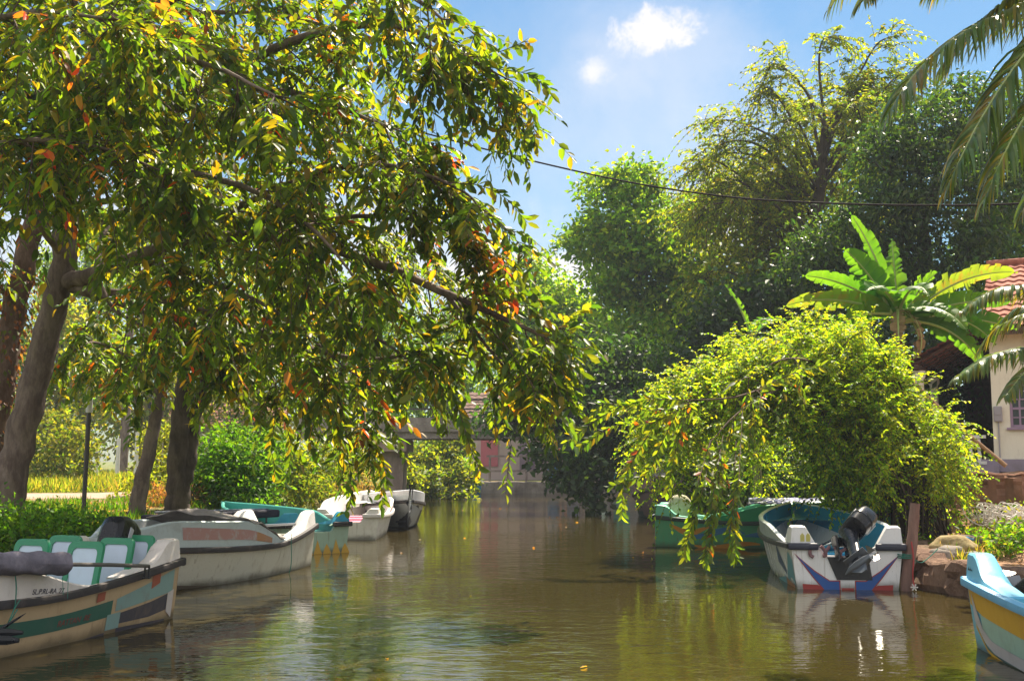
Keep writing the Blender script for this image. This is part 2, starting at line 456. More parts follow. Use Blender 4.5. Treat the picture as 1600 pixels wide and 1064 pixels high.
# ------------------------------------------------------------------ setting: ground, water, path
XL_Y = [-20, 6, 11, 14, 17, 20, 22, 27, 35, 42, 48, 53, 400]
XL_X = [-8.2, -7.6, -6.3, -5.9, -5.4, -5.7, -5.9, -5.0, -4.6, -4.1, -3.4, -2.4, -2.4]
XR_Y = [-20, 6, 9.5, 12.9, 13.9, 15.5, 18, 20, 24, 28, 33, 40, 53, 400]
XR_X = [8.6, 7.4, 6.5, 5.35, 5.10, 5.5, 6.3, 7.2, 7.4, 6.6, 5.5, 5.8, 7.0, 7.0]
Y_END = 53.0
def sstep(a, b, x):
    t = np.clip((x - a) / (b - a), 0, 1); return t * t * (3 - 2 * t)
def height(x, y):
    x = np.asarray(x, float); y = np.asarray(y, float)
    xl = np.interp(y, XL_Y, XL_X); xr = np.interp(y, XR_Y, XR_X)
    dl = xl - x; dr = x - xr; de = y - (Y_END + .3)
    bed = -1.1
    left = bed + 1.25 * sstep(-1.2, .05, dl) + .45 * sstep(.0, 1.3, dl)
    lump = .05 * np.sin(x * 2.1 + y * 1.3) + .04 * np.sin(x * 3.7 - y * 2.9) + .03 * np.sin(x * 7.1 + y * 5.3)
    right = bed + 1.43 * sstep(.12, .3, dr) + .72 * sstep(.9, 4.0, dr) * sstep(6, 13, y) + lump * sstep(.5, 1.2, dr)
    terr = .32 * sstep(-.05, .12, y - (20.6 - .4545 * (x - 7.6))) * sstep(7.6, 7.9, x) * (1 - sstep(34, 40, y))
    right = right + terr * (dr > .3)
    z = np.where(dl > dr, left, right)
    z = np.maximum(z, np.where(de > 0, bed + 1.62 * sstep(0, .2, de), bed))
    return z
def gz(x, y): return float(height(x, y))

def make_ground():
    xs = np.unique(np.concatenate([np.linspace(-300, -30, 28), np.linspace(-30, -10, 41), np.linspace(-10, 14, 161), np.linspace(14, 30, 25), np.linspace(30, 300, 28)]))
    ys = np.unique(np.concatenate([np.linspace(-60, 4, 17), np.linspace(4, 60, 225), np.linspace(60, 120, 31), np.linspace(120, 500, 20)]))
    X, Y = np.meshgrid(xs, ys, indexing='ij'); Z = height(X, Y)
    V = np.stack([X, Y, Z], -1).reshape(-1, 3); nx, ny = len(xs), len(ys)
    i, j = np.meshgrid(np.arange(nx - 1), np.arange(ny - 1), indexing='ij')
    q = np.stack([i * ny + j, (i + 1) * ny + j, (i + 1) * ny + j + 1, i * ny + j + 1], -1).reshape(-1, 4)
    m, g, b = base_mat('earth')
    tc = g.new('ShaderNodeTexCoord'); v = tc.outputs['Object']
    n1 = g.noise(v, .35, 6, .65, .3); n2 = g.noise(v, 2.2, 6, .7); n3 = g.noise(v, 22, 4, .7)
    sx = g.new('ShaderNodeSeparateXYZ'); g.link(v, sx.inputs[0])
    c = g.mix(g.ramp(n2, .35, .68), (.25, .135, .08, 1), (.40, .25, .16, 1))
    far_left = g.ramp(sx.outputs[0], -3.0, -5.5); north = g.ramp(sx.outputs[1], 22, 30)
    grassy = g.math('MAXIMUM', g.math('MULTIPLY', far_left, g.ramp(n1, .30, .50)), g.math('MULTIPLY', north, g.ramp(n1, .3, .5)))
    c = g.mix(grassy, c, g.mix(n2, (.07, .11, .02, 1), (.17, .19, .04, 1)))
    c = g.mix(g.math('MULTIPLY', g.ramp(n3, .56, .75), .6), c, (.10, .065, .04, 1))
    c = g.mix(g.math('MULTIPLY', g.ramp(g.noise(v, 9, 4, .7), .62, .7), .5), c, (.42, .33, .24, 1))
    g.link(c, b.inputs['Base Color']); b.inputs['Roughness'].default_value = .95
    b.inputs['Specular IOR Level'].default_value = .15
    g.link(g.bump(g.math('ADD', n2, g.math('MULTIPLY', n3, .5)), .9, .06), b.inputs['Normal'])
    o = np_mesh('ground', V, q.ravel(), np.arange(len(q)) * 4, np.full(len(q), 4), m)
    tag(o, kind='structure')
make_ground()

def make_water():
    m, g, b = base_mat('canal_water')
    tc = g.new('ShaderNodeTexCoord'); v = tc.outputs['Object']
    n0 = g.noise(v, .25, 3, .5)
    c = g.mix(n0, (.030, .023, .006, 1), (.042, .031, .009, 1))
    g.link(c, b.inputs['Base Color'])
    b.inputs['Roughness'].default_value = .035; b.inputs['IOR'].default_value = 1.333
    a1 = g.noise(g.mapping(v, (1.0, 1.5, 1)), 2.2, 2, .5, .4)
    a2 = g.noise(g.mapping(v, (.7, 1.6, 1), (0, 0, .15)), 9.5, 2, .5, .2)
    a3 = g.noise(g.mapping(v, (1, 1, 1)), .6, 2, .5)
    calm = g.math('ADD', .35, g.math('MULTIPLY', g.ramp(g.noise(v, .16, 2, .5), .40, .62), .65))
    h = g.math('ADD', g.math('MULTIPLY', a1, 1.0), g.math('MULTIPLY', a2, .34))
    h = g.math('ADD', h, g.math('MULTIPLY', a3, 1.0))
    h = g.math('MULTIPLY', h, calm)
    g.link(g.bump(h, 1.0, 0.0115), b.inputs['Normal'])
    mb = MB()
    mb.add([(-9, -30, 0), (9.5, -30, 0), (9.5, 55, 0), (-9, 55, 0)], [(0, 1, 2, 3)])
    tag(mb.build('canal_water', m), kind='structure')
make_water()

def make_path():
    ctr = smooth_path([(-40, 27.5, 0), (-22, 29.5, 0), (-14, 30.5, 0), (-10.5, 32, 0), (-8.8, 36, 0), (-8.4, 44, 0), (-9.5, 60, 0)], 10)
    P = []
    for i, p in enumerate(ctr):
        t = (ctr[min(i + 1, len(ctr) - 1)] - ctr[max(i - 1, 0)]).normalized(); n = Vector((-t.y, t.x, 0))
        w = 2.5 if i < 40 else 1.6
        row = []
        for k in range(9):
            q = p + n * w * (k / 4 - 1) * (1 + .06 * math.sin(i * 1.3) * (abs(k - 4) / 4)); row.append(Vector((q.x, q.y, gz(q.x, q.y) + .006)))
        P.append(row)
    mb = MB(); mb.grid(P)
    tag(mb.build('dirt_path', rough_mat('path_dirt', (.33, .22, .16), (.48, .35, .27), 2.5, .6, .03, .95, (1, 1, 1), (.40, .27, .20), .7)), kind='structure')
make_path()

# ------------------------------------------------------------------ walls, bridge, houses
CONC = rough_mat('old_concrete', (.20, .17, .15), (.33, .29, .26), 2.5, .5, .03, .9, (1, 1, .5), (.13, .11, .10), 1.0)
MUDWALL = rough_mat('stained_wall', (.15, .085, .06), (.30, .19, .13), 3.0, 1.0, .08, .95, (1, 1, .35), (.07, .065, .03), 2.2)
TERRA = rough_mat('terracotta_wall', (.25, .12, .075), (.34, .18, .12), 2.5, .6, .03, .95, (1, 1, .6), (.17, .09, .06), .8)

def wall_strip(name, pts, zb, zt, th, mat, label, cat='wall', ribs=0.0, wob=.02, side=1):
    """a wall along a polyline; the thickness goes to one side; capped, slightly uneven top"""
    ctr = []
    for a, b in zip(pts[:-1], pts[1:]):
        a, b = Vector((*a, 0)), Vector((*b, 0)); n = max(2, int((b - a).length / .14))
        ctr += [a.lerp(b, i / n) for i in range(n)]
    ctr.append(Vector((*pts[-1], 0)))
    P = []
    for i, p in enumerate(ctr):
        t = (ctr[min(i + 1, len(ctr) - 1)] - ctr[max(i - 1, 0)]).normalized(); n = Vector((t.y, -t.x, 0)) * side
        w = wob * math.sin(i * 2.3) + wob * rng.normal() * .6; top = zt + wob * math.sin(i * 1.1) + wob * rng.normal() * .5
        rb = ribs if i % 7 < 2 else 0
        f = p - n * (w + rb)
        mid_ = [Vector((f.x, f.y, zb + (zt - zb) * q)) - n * (wob * 1.6 * rng.normal() + wob * 1.2 * math.sin(q * 17 + i * .7)) for q in (.4, .58, .68, .78, .86, .93)]
        P.append([Vector((f.x, f.y, zb))] + mid_ + [Vector((f.x, f.y, top - .03)), Vector((f.x + n.x * .03, f.y + n.y * .03, top)),
                  Vector((p.x + n.x * th, p.y + n.y * th, top)), Vector((p.x + n.x * th, p.y + n.y * th, zb))])
    mb = MB(); mb.grid(P)
    k = len(P[0]); mb.add(P[0], [tuple(range(k))]); mb.add(P[-1], [tuple(range(k))])
    return tag(mb.build(name, mat, smooth=True, angle=22), label, cat)

wall_strip('retaining_wall', [(7.4, 6), (6.5, 9.5), (5.35, 12.9), (5.1, 13.9), (5.5, 15.5), (6.3, 18), (7.2, 20)], -1.0, .38, .32, MUDWALL,
           'low brown stained bank wall beside the wooden mooring post', ribs=.012, wob=.03)
wall_strip('retaining_wall', [(6.6, 28), (5.5, 33), (5.8, 40), (7.0, 53)], -1.0, .86, .3, CONC,
           'grey ribbed concrete canal wall behind the dark tarpaulin boat', ribs=.05, wob=.015)
wall_strip('embankment_wall', [(-2.4, 53), (7.0, 53)], -1.0, .56, .3, CONC,
           'low grey concrete wall across the far end of the canal', ribs=.02, wob=.01, side=-1)
wall_strip('terrace_wall', [(7.6, 20.55), (12.5, 18.32), (17, 16.3)], .7, 1.36, .24, TERRA,
           'terracotta coloured low terrace wall below the cream house', side=-1)

def make_bridge():
    t = tag(empty('bridge', (-4.5, 42, .5)), 'low concrete road bridge with a square pier crossing the far canal', 'bridge')
    inv = Vector((-4.5, 42, .5))
    mb = MB(); mb.box((4.6, 0, 2.25), (16, 3.4, .30), bev=.02); mb.box((4.6, -1.45, 1.98), (16, .3, .24)); mb.box((4.6, 1.45, 1.98), (16, .3, .24))
    mb.build('deck', CONC, t)
    mb = MB(); mb.box((4.6, -1.6, 2.52), (16, .14, .22)); mb.build('kerb', CONC, t)
    for x in (.05, 11.0):
        mb = MB(); mb.box((x, 0, 1.62), (1.15, 2.9, .46), bev=.03)
        mb.prism([(-.42, 1.39), (.42, 1.39), (.30, -1.6), (-.30, -1.6)], lambda p, d: (x + p[0], d, p[1]), -.75, .75)
        mb.build('pier', rough_mat('pier_concrete', (.30, .22, .18), (.42, .33, .28), 2.2, .4, .02, .9, (1, 1, .4), (.22, .16, .13), .9), t)
    rail = MB()
    for k in range(17): rail.box((-3.4 + k, -1.6, 2.95), (.07, .07, .64))
    for z in (2.95, 3.28): rail.box((4.6, -1.6, z), (16, .05, .06))
    rail.build('railing', rough_mat('rail_metal', (.06, .05, .05), (.12, .09, .08), 8, .2, .01, .7), t)
make_bridge()

def tile_roof(mb, a, b, c, d, nu, nv, amp=.035, m=0, th=.05):
    """clay tile courses on the quad a(left eave) b(right eave) c(right ridge) d(left ridge)"""
    a, b, c, d = map(Vector, (a, b, c, d)); nrm_ = (b - a).cross(d - a).normalized()
    P = []
    for j in range(nv):
        for e, lift in ((0, .035), (1, 0.0)):
            v = (j + e) / nv; row = []
            for i in range(nu * 6 + 1):
                u = i / (nu * 6)
                p = (a.lerp(b, u)).lerp(d.lerp(c, u), v)
                row.append(p + nrm_ * (amp * (.5 + .5 * math.cos(u * nu * 2 * math.pi)) + lift))
            P.append(row)
    mb.grid(P, m)
    mb.add([a - nrm_ * th, b - nrm_ * th, c - nrm_ * th, d - nrm_ * th], [(0, 1, 2, 3)], m)

def make_house():
    base = Vector((10.75, 24.6, 1.33))
    t = tag(empty('house', base, R(-28)), 'cream painted house with red clay tile roof on the right bank', 'house')
    CREAM = paint('cream_wall', (.78, .72, .60), .8, .42, (.42, .34, .24), .9, .2)
    TILE = rough_mat('clay_tile', (.30, .095, .06), (.42, .15, .10), 5, .4, .02, .85, (1, 1, 1), (.20, .08, .06), 1.3)
    PURP = paint('mauve_paint', (.30, .20, .30), .6, .25)
    DARKW = rough_mat('dark_timber', (.06, .035, .025), (.12, .07, .05), 8, .3, .01)
    mb = MB()   # front wall with a window opening, gable top
    W0, W1, H = 0.0, 7.5, 3.15
    wx0, wx1, wz0, wz1 = .36, .76, .98, 1.95
    mb.add([(W0, 0, 0), (wx0, 0, 0), (wx0, 0, wz0), (wx0, 0, wz1), (wx0, 0, H), (W0, 0, H),
            (wx1, 0, 0), (wx1, 0, wz0), (wx1, 0, wz1), (wx1, 0, H), (W1, 0, 0), (W1, 0, H)],
           [(0, 1, 2, 3, 4, 5), (1, 6, 7, 2), (3, 8, 9, 4), (6, 10, 11, 9, 8, 7)])
    mb.add([(wx0, 0, wz0), (wx1, 0, wz0), (wx1, 0, wz1), (wx0, 0, wz1), (wx0, .16, wz0), (wx1, .16, wz0), (wx1, .16, wz1), (wx0, .16, wz1)],
           [(0, 1, 5, 4), (1, 2, 6, 5), (2, 3, 7, 6), (3, 0, 4, 7)])
    mb.add([(W0, 0, 0), (W0, 6, 0), (W0, 6, H + .5), (W0, 3, H + 1.2), (W0, 0, H)], [(0, 1, 2, 3, 4)])
    mb.add([(W1, 0, 0), (W1, 6, 0), (W1, 6, H), (W1, 0, H)], [(0, 1, 2, 3)])
    mb.add([(W0, 6, 0), (W1, 6, 0), (W1, 6, H), (W0, 6, H)], [(0, 1, 2, 3)])
    mb.build('wall', CREAM, t)
    mb = MB(); mb.box((3.0, -.03, .14), (9.4, .10, .28)); mb.box((-.9, 1.2, -.02), (2.0, 2.9, .34)); mb.build('plinth', paint('plinth_paint', (.28, .23, .30), .7, .4), t)
    wn = MB()
    fz = (wx1 - wx0)
    for x in (wx0 + .03, wx1 - .03): wn.box((x, .06, (wz0 + wz1) / 2), (.055, .07, wz1 - wz0 - .004))
    for z in (wz0 + .03, wz0 + .42, wz1 - .03): wn.box(((wx0 + wx1) / 2, .06, z), (fz - .12, .06, .05))
    wn.box(((wx0 + wx1) / 2, .058, (wz0 + wz1) / 2), (.04, .05, wz1 - wz0 - .1))
    for z in (wz0 + .22, wz0 + .62, wz0 + .8): wn.box(((wx0 + wx1) / 2, .062, z), (fz - .12, .03, .025))
    w = wn.build('window', PURP, t)
    g_ = MB(); g_.box(((wx0 + wx1) / 2, .10, (wz0 + wz1) / 2), (fz - .05, .012, wz1 - wz0 - .05))
    gm, gn, gb = base_mat('window_glass'); gb.inputs['Base Color'].default_value = (.03, .035, .045, 1); gb.inputs['Roughness'].default_value = .12
    g_.build('pane', gm, w)
    s_ = MB(); s_.box(((wx0 + wx1) / 2, -.035, wz0 - .03), (fz + .14, .10, .05)); s_.build('sill', PURP, w)
    bx = MB(); bx.box((.12, -.06, 1.28), (.17, .11, .34), bev=.015); bx.box((.12, -.125, 1.33), (.13, .012, .14))
    bx.build('meter_box', paint('meter_grey', (.33, .30, .33), .5, .3), t)
    pp = MB(); pp.tube([(.12, -.03, 1.11), (.12, -.03, .3)], .014, 6); pp.build('conduit_pipe', paint('meter_grey', (.33, .30, .33)), t)
    rf = MB(); ov = .55
    tile_roof(rf, (-.15, -ov, H + .02), (8.2, -ov, H + .02), (8.2, 3, H + 1.95), (-.15, 3, H + 1.95), 34, 13)
    tile_roof(rf, (8.2, 6.5, H + .02), (-.15, 6.5, H + .02), (-.15, 3, H + 1.95), (8.2, 3, H + 1.95), 34, 13)
    rf.tube([(-.2, 3, H + 2.02), (8.2, 3, H + 2.02)], .09, 8)
    roof = rf.build('roof', TILE, t, smooth=True, angle=30)
    fb = MB(); fb.box((4.0, -ov + .02, H - .07), (8.3, .03, .16)); fb.build('fascia', DARKW, roof)
    # veranda: lean-to roof on posts along the canal side, seen from below
    vr = MB()
    tile_roof(vr, (-1.75, 5.5, 2.42), (-1.75, -.5, 2.42), (-.02, -.5, 3.3), (-.02, 5.5, 3.3), 24, 7)
    v = vr.build('veranda_roof', TILE, t, smooth=True, angle=30)
    ra = MB()
    for k in range(11): ra.tube([(-1.72, -.42 + k * .58, 2.36), (-.04, -.42 + k * .58, 3.2)], .035, 4)
    for k in range(7): 
        u = k / 6; ra.box((-1.7 + u * 1.6, 2.5, 2.32 + u * .84 + .035), (.035, 5.9, .02))
    ra.box((-1.5, 2.5, 2.36), (.10, 6, .12)); ra.build('rafters', DARKW, v)
    for y in (-.1, 2.4, 5.0):
        pi = MB(); pi.tube([(-1.5, y, .15), (-1.5, y, .25), (-1.5, y, .3), (-1.5, y, 2.1), (-1.5, y, 2.16), (-1.5, y, 2.3)], [.15, .15, .105, .095, .14, .14], 14)
        pi.build('pillar', CREAM, t, smooth=True, angle=40)
    ba = MB()
    ba.box((-.8, -.1, .78), (1.3, .12, .07)); ba.box((-.8, -.1, .2), (1.3, .12, .07))
    for k in range(7):
        x = -1.32 + k * .17
        ba.tube([(x, -.1, .23), (x, -.1, .35), (x, -.1, .48), (x, -.1, .62), (x, -.1, .75)], [.03, .055, .03, .055, .03], 8)
    ba.build('balustrade', paint('balustrade_white', (.66, .64, .60), .6, .2), t, smooth=True)
    fl = MB(); fl.box((-.6, 5.3, 1.5), (1.0, .06, 2.6)); fl.build('back_panel', DARKW, t)
make_house()

def far_house(name, loc, rz, size, col, roofcol, label, panels=()):
    t = tag(empty(name, loc, rz), label, 'house')
    w, d, h = size; mb = MB(); mb.box((0, 0, h / 2), (w, d, h))
    mb.add([(-w / 2, -d / 2, h), (-w / 2, d / 2, h), (-w / 2, 0, h + d * .3), (w / 2, -d / 2, h), (w / 2, d / 2, h), (w / 2, 0, h + d * .3)], [(0, 1, 2), (3, 4, 5)])
    mb.build('wall', paint(name + label[:6], col, .8, .3, tuple(x * .5 for x in col), .8, .2), t)
    rf = MB(); tile_roof(rf, (-w / 2 - .3, -d / 2 - .4, h - .1), (w / 2 + .3, -d / 2 - .4, h - .1), (w / 2 + .3, 0, h + d * .3), (-w / 2 - .3, 0, h + d * .3), 20, 8)
    tile_roof(rf, (w / 2 + .3, d / 2 + .4, h - .1), (-w / 2 - .3, d / 2 + .4, h - .1), (-w / 2 - .3, 0, h + d * .3), (w / 2 + .3, 0, h + d * .3), 20, 8)
    rf.build('roof', rough_mat('roof' + label[:6], tuple(x * .8 for x in roofcol), roofcol, 5, .3, .02), t)
    for (x, z, pw, ph, pc) in panels:
        p = MB(); p.box((x, -d / 2 - .04, z), (pw, .08, ph)); p.build('shutter' if pw < 1.2 else 'awning_panel', paint('panel%d%d%d' % tuple(int(q * 99) for q in pc), pc, .6, .25), t)
    return t
far_house('cottage', (1.2, 61, .5), 0, (7.0, 5, 3.3), (.46, .36, .36), (.20, .12, .10), 'pinkish far cottage behind the fence across the canal',
          [(-2.4, 1.6, .9, 1.7, (.45, .12, .16)), (-.4, 1.5, .8, 1.9, (.22, .16, .22)), (1.7, 1.7, .9, 1.8, (.62, .22, .07)), (3.0, 1.5, .5, 1.4, (.5, .48, .48))])
far_house('cottage', (7.6, 58, .5), R(-12), (4.6, 5, 2.9), (.36, .33, .36), (.16, .11, .10), 'grey block cottage with teal door beyond the ribbed wall',
          [(-1.6, 1.2, .8, 2.2, (.06, .42, .38)), (-.2, 1.5, .35, 1.8, (.08, .40, .36)), (1.0, 1.6, 1.0, .9, (.10, .09, .11))])
far_house('cottage', (-20, 74, .6), R(10), (9, 6, 3.2), (.62, .60, .62), (.30, .14, .11), 'pale cottage at the back of the sunlit field')

def make_fence():
    t = tag(empty('jetty_fence', (.8, 54.2, .55)), 'weathered timber rail fence standing on the far canal wall', 'fence')
    WD = rough_mat('weathered_timber', (.20, .15, .14), (.32, .26, .25), 6, .4, .01)
    for k in range(6):
        mb = MB(); mb.tube([(-1.9 + k * .9, 0, -.1), (-1.9 + k * .9 + rng.normal() * .03, 0, 1.28)], .06, 6); mb.build('post', WD, t)
    for z in (.5, 1.22):
        mb = MB(); mb.box((.35, -.02, z), (4.8, .07, .10)); mb.build('rail', WD, t)
    mb = MB(); mb.box((2.6, .9, 1.7), (5.4, 2.0, .05), rot=Matrix.Rotation(.08, 3, 'X')); mb.build('awning', paint('awning_tin', (.40, .36, .38), .5, .4), t)
make_fence()
for k, (x, y, c, lab) in enumerate([(2.05, 54.6, (.05, .20, .42), 'blue plastic drum beside the fence on far wall, left of the pair'), (3.0, 54.7, (.22, .28, .42), 'pale blue plastic drum on far wall, right of the pair')]):
    mb = MB(); mb.tube([(0, 0, 0), (0, 0, .06), (0, 0, .3), (0, 0, .33), (0, 0, .6), (0, 0, .63), (0, 0, .86), (0, 0, .9)], [.27, .29, .29, .31, .31, .29, .29, .26], 18)
    tag(mb.build('plastic_drum', paint('drum%d' % k, c, .4, .3), smooth=True, loc=(x, y, .52)), lab, 'drum', 'drums on the far wall')
for k, (px, py, h) in enumerate([(183, 705, 2.0), (212, 700, 2.3), (150, 700, 1.6)]):
    p = at(px, 735, 52); mb = MB(); z0 = gz(p.x, 52)
    mb.tube([(0, 0, 0), (.02, 0, h)], [.11, .09], 6)
    tag(mb.build('fence_post', paint('white_post', (.60, .57, .55), .8, .3), loc=(p.x, 52, z0)),
        ['pale concrete post in the sunlit field, middle of three', 'tallest pale concrete post, nearest the slim leaning trunk', 'shortest pale concrete post, nearest the thin dark pole'][k], 'post', 'concrete posts in the field')
# ------------------------------------------------------------------ boats
BLACKRUB = paint('black_rubber', (.035, .03, .032), .6, .45, (.16, .12, .11), 5, .4)
MOTORBLK = paint('motor_black', (.007, .008, .012), .26, .10, (.03, .03, .03), 4, .35)
MOTORGREY = paint('motor_grey', (.10, .11, .13), .35, .3, (.03, .03, .03), 6, .6, .4)
STEEL = paint('worn_steel', (.42, .42, .42), .35, .3, (.12, .10, .08), 6, .6, .9)

class Boat:
    """glass-fibre lagoon boat: origin at the waterline in the middle of the transom, bow along +x"""
    def __init__(s, name, label, loc, d, L, B, hull, inner, rail=None, bul=None, block=None, zs0=.52, zmid=.40, zbow=.72,
                 bulH=.24, bul0=.26, bench=None, blockh=.21, group='moored lagoon boats', transom=None, foredeck=True, ramp=.32, tip=0.0):
        s.L, s.B, s.zs0, s.zmid, s.zbow, s.bulH, s.bul0, s.blockh = L, B, zs0, zmid, zbow, bulH, bul0, blockh
        s.hullmats = [hull]; s.dec = MB(); s.tdec = MB(); s.bdec = MB(); s.tmats = [transom or hull]; s.bmats = [bul or hull]
        s.inner, s.rail, s.bul, s.block = inner, rail or BLACKRUB, bul or hull, block or hull
        s.root = tag(empty(name, (loc[0], loc[1], 0), math.atan2(d[1], d[0])), label, 'boat', group)
        s.bench = bench or inner; s.foredeck = foredeck; s.ramp = ramp; s.tip = tip
    def b(s, t):
        h = s.B / 2
        if t > .42: return max(.035, h * (1 - ((t - .42) / .58) ** 2.5))
        return h * (1 - .17 * ((.42 - t) / .42) ** 1.6)
    def zs(s, t):
        if t < .34: return s.zmid + (s.zs0 - s.zmid) * ((.34 - t) / .34) ** 1.5
        return s.zmid + (s.zbow - s.zmid) * ((t - .34) / .66) ** 1.6
    def zk(s, t): return -.22 + .30 * max(0, t - .55) ** 1.3
    def hb(s, t): return s.bulH * float(sstep(s.bul0 - .02, s.bul0 + s.ramp, t)) * (1 - s.tip * float(sstep(.80, 1.0, t))) + .012
    def rake(s, t, z): return t * s.L + max(0, z + .2) * .55 * t ** 5
    def pt(s, t, v, side, off=0.0):
        b, zs, zk = s.b(t), s.zs(t), s.zk(t); zc = zk + .13 + .30 * max(0, t - .45) ** 1.6
        bc = b * (.88 - .10 * t - .40 * t ** 4)
        if v < .3:
            u = v / .3; y = bc * u; z = zk + (zc - zk) * u ** 1.4
        else:
            u = (v - .3) / .7; y = bc + (b - bc) * (u ** .85); z = zc + (zs - zc) * u
        return Vector((s.rake(t, z), side * (y + off), z))
    def bp(s, t, w, side, off=0.0):
        b, zs, h = s.b(t), s.zs(t), s.hb(t); z = zs + w * h
        return Vector((s.rake(t, z), side * (b + .012 + .03 * w * min(1, h / .2) * (1 - t) + off), z))
    def tyz(s, y, z): return Vector((0, y, z))
    # painted patterns lie in the hull's own mesh, conforming to the planking, a hair proud of it
    def band(s, side, lo, hi, mat, n=22, off=.004, tgt='hull'):
        mats, mb, fn = (s.hullmats, s.dec, s.pt) if tgt == 'hull' else (s.bmats, s.bdec, s.bp)
        if mat not in mats: mats.append(mat)
        t0, t1 = max(lo[0][0], hi[0][0]), min(lo[-1][0], hi[-1][0])
        s.nb = getattr(s, 'nb', 0) + 1; off += .0007 * s.nb
        P = []
        for i in range(n + 1):
            t = t0 + (t1 - t0) * i / n
            a = float(np.interp(t, [q[0] for q in lo], [q[1] for q in lo])); c = float(np.interp(t, [q[0] for q in hi], [q[1] for q in hi]))
            P.append([fn(t, a + (c - a) * k / 5, side, off) for k in range(6)])
        mb.grid(P, mats.index(mat))
    def tpatch(s, poly, mat, off=.006):
        if mat not in s.tmats: s.tmats.append(mat)
        s.tdec.add([(-off, y, z) for y, z in poly], [tuple(range(len(poly)))], s.tmats.index(mat))
    def finish(s, notch=.13, benches=(.26, .47, .66)):
        rt = s.root; L = s.L
        ts = [i / 40 for i in range(41)]
        vs = [i / 14 for i in range(15)]
        mb = MB()
        mb.grid([[s.pt(t, v, -1) for v in vs[::-1]] + [s.pt(t, v, 1) for v in vs[1:]] for t in ts])
        o = len(mb.v)
        for v in s.dec.v: mb.v.append(v)
        for f, m in zip(s.dec.f, s.dec.m): mb.f.append(tuple(i + o for i in f)); mb.m.append(m)
        mb.build('hull', s.hullmats, rt, smooth=True, angle=50)
        # bulwark with its rounded cap
        bm_ = MB(); inn = MB()
        for sd in (-1, 1):
            rows, rin = [], []
            for t in ts:
                o0, o1 = s.bp(t, 0, sd), s.bp(t, 1, sd)
                cap = min(.07, s.b(t) * .8)
                r = [o0, s.bp(t, .5, sd), o1, o1 + Vector((0, -sd * cap * .3, .015)), o1 + Vector((0, -sd * cap * .8, .012)), o1 + Vector((0, -sd * cap, -.006))]
                rows.append(r)
                zf = max(.03, s.zk(t) + .17); yb = max(0, s.b(t) * .80 - .03)
                top = r[-1]
                rin.append([top, Vector((top.x, top.y * .985, (top.z + zf) / 2)), Vector((t * L, sd * yb, zf + .05)), Vector((t * L, sd * yb * .9, zf)), Vector((t * L, 0, zf))])
            bm_.grid(rows); inn.grid(rin)
        o = len(bm_.v)
        for v in s.bdec.v: bm_.v.append(v)
        for f, m in zip(s.bdec.f, s.bdec.m): bm_.f.append(tuple(i + o for i in f)); bm_.m.append(m)
        bm_.build('gunwale', s.bmats, rt, smooth=True, angle=50)
        inn.build('inner_liner', s.inner, rt, smooth=True, angle=50)
        rb = MB()
        for sd in (-1, 1):
            rows = []
            for t in ts:
                p = s.bp(t, 0, sd); q = Vector((0, sd, 0))
                rows.append([p + q * -.01 + Vector((0, 0, .035)), p + q * .035 + Vector((0, 0, .025)), p + q * .042, p + q * .035 + Vector((0, 0, -.035)), p + q * -.015 + Vector((0, 0, -.045))])
            rb.grid(rows)
            b0 = s.b(0)
            rb.box((-.035, sd * (b0 - .145), s.zs0 - .005), (.06, .37, .085), bev=.02)
        rb.build('rubrail', s.rail, rt, smooth=True, angle=50)
        # transom
        b0, zs = s.b(0), s.zs0
        bot = [(s.pt(0, v, 1).y, s.pt(0, v, 1).z) for v in vs]
        half = bot + [(b0, zs + .01), (b0 - .30, zs + .01), (b0 - .36, zs - .03), (.31, zs - .03), (.25, zs - notch), (0, zs - notch)]
        tm = MB()
        for sd in (1, -1):
            poly = [(sd * y, z) for y, z in half]
            tm.prism(poly, lambda p, d: (d, p[0], p[1]), 0.0, .07)
        o = len(tm.v)
        for v in s.tdec.v: tm.v.append(v)
        for f, m in zip(s.tdec.f, s.tdec.m): tm.f.append(tuple(i + o for i in f)); tm.m.append(m)
        tm.build('transom', s.tmats, rt)
        # raised stern corners
        if s.blockh > 0:
            for sd in (-1, 1):
                bl = MB(); rows = []
                for x, h in ((0, s.blockh), (.02, s.blockh + .012), (.17, s.blockh + .02), (.24, s.blockh - .01), (.36, s.blockh * .42), (.46, s.blockh * .24), (.72, .035), (.95, .01)):
                    t = x / L; b = s.b(t); z = s.zs(t) + .012; k = h / s.blockh
                    r = [Vector((x, sd * (b + .006), z)), Vector((x, sd * (b - .015), z + h * .93)), Vector((x, sd * (b - .035), z + h)),
                         Vector((x, sd * (b - .17), z + h)), Vector((x, sd * (b - .19), z + h * .93)), Vector((x, sd * (b - .20 - .11 * k), z - .01))]
                    rows.append(r)
                bl.grid(rows); bl.add(rows[0], [tuple(range(6))]); bl.add(rows[-1], [tuple(range(6))])
                bl.build('stern_corner', s.block, rt, smooth=True, angle=35)
        for t in benches:
            be = MB(); b = s.b(t) - .06
            be.box((t * L, 0, .31), (.30, 2 * b * .93, .035), bev=.012); be.box((t * L, 0, .17), (.05, 2 * b * .75, .26))
            be.build('bench', s.bench, rt)
        if s.foredeck:
            fd = MB(); rows = []
            for i in range(9):
                t = .80 + .19 * i / 8; b = max(.01, s.b(t) - .05); z = s.zs(t) + .02
                rows.append([Vector((s.rake(t, z), b * k / 3, z + .03 * (1 - abs(k) / 3))) for k in range(-3, 4)])
            fd.grid(rows); fd.build('foredeck', s.inner, rt, smooth=True)
        return rt

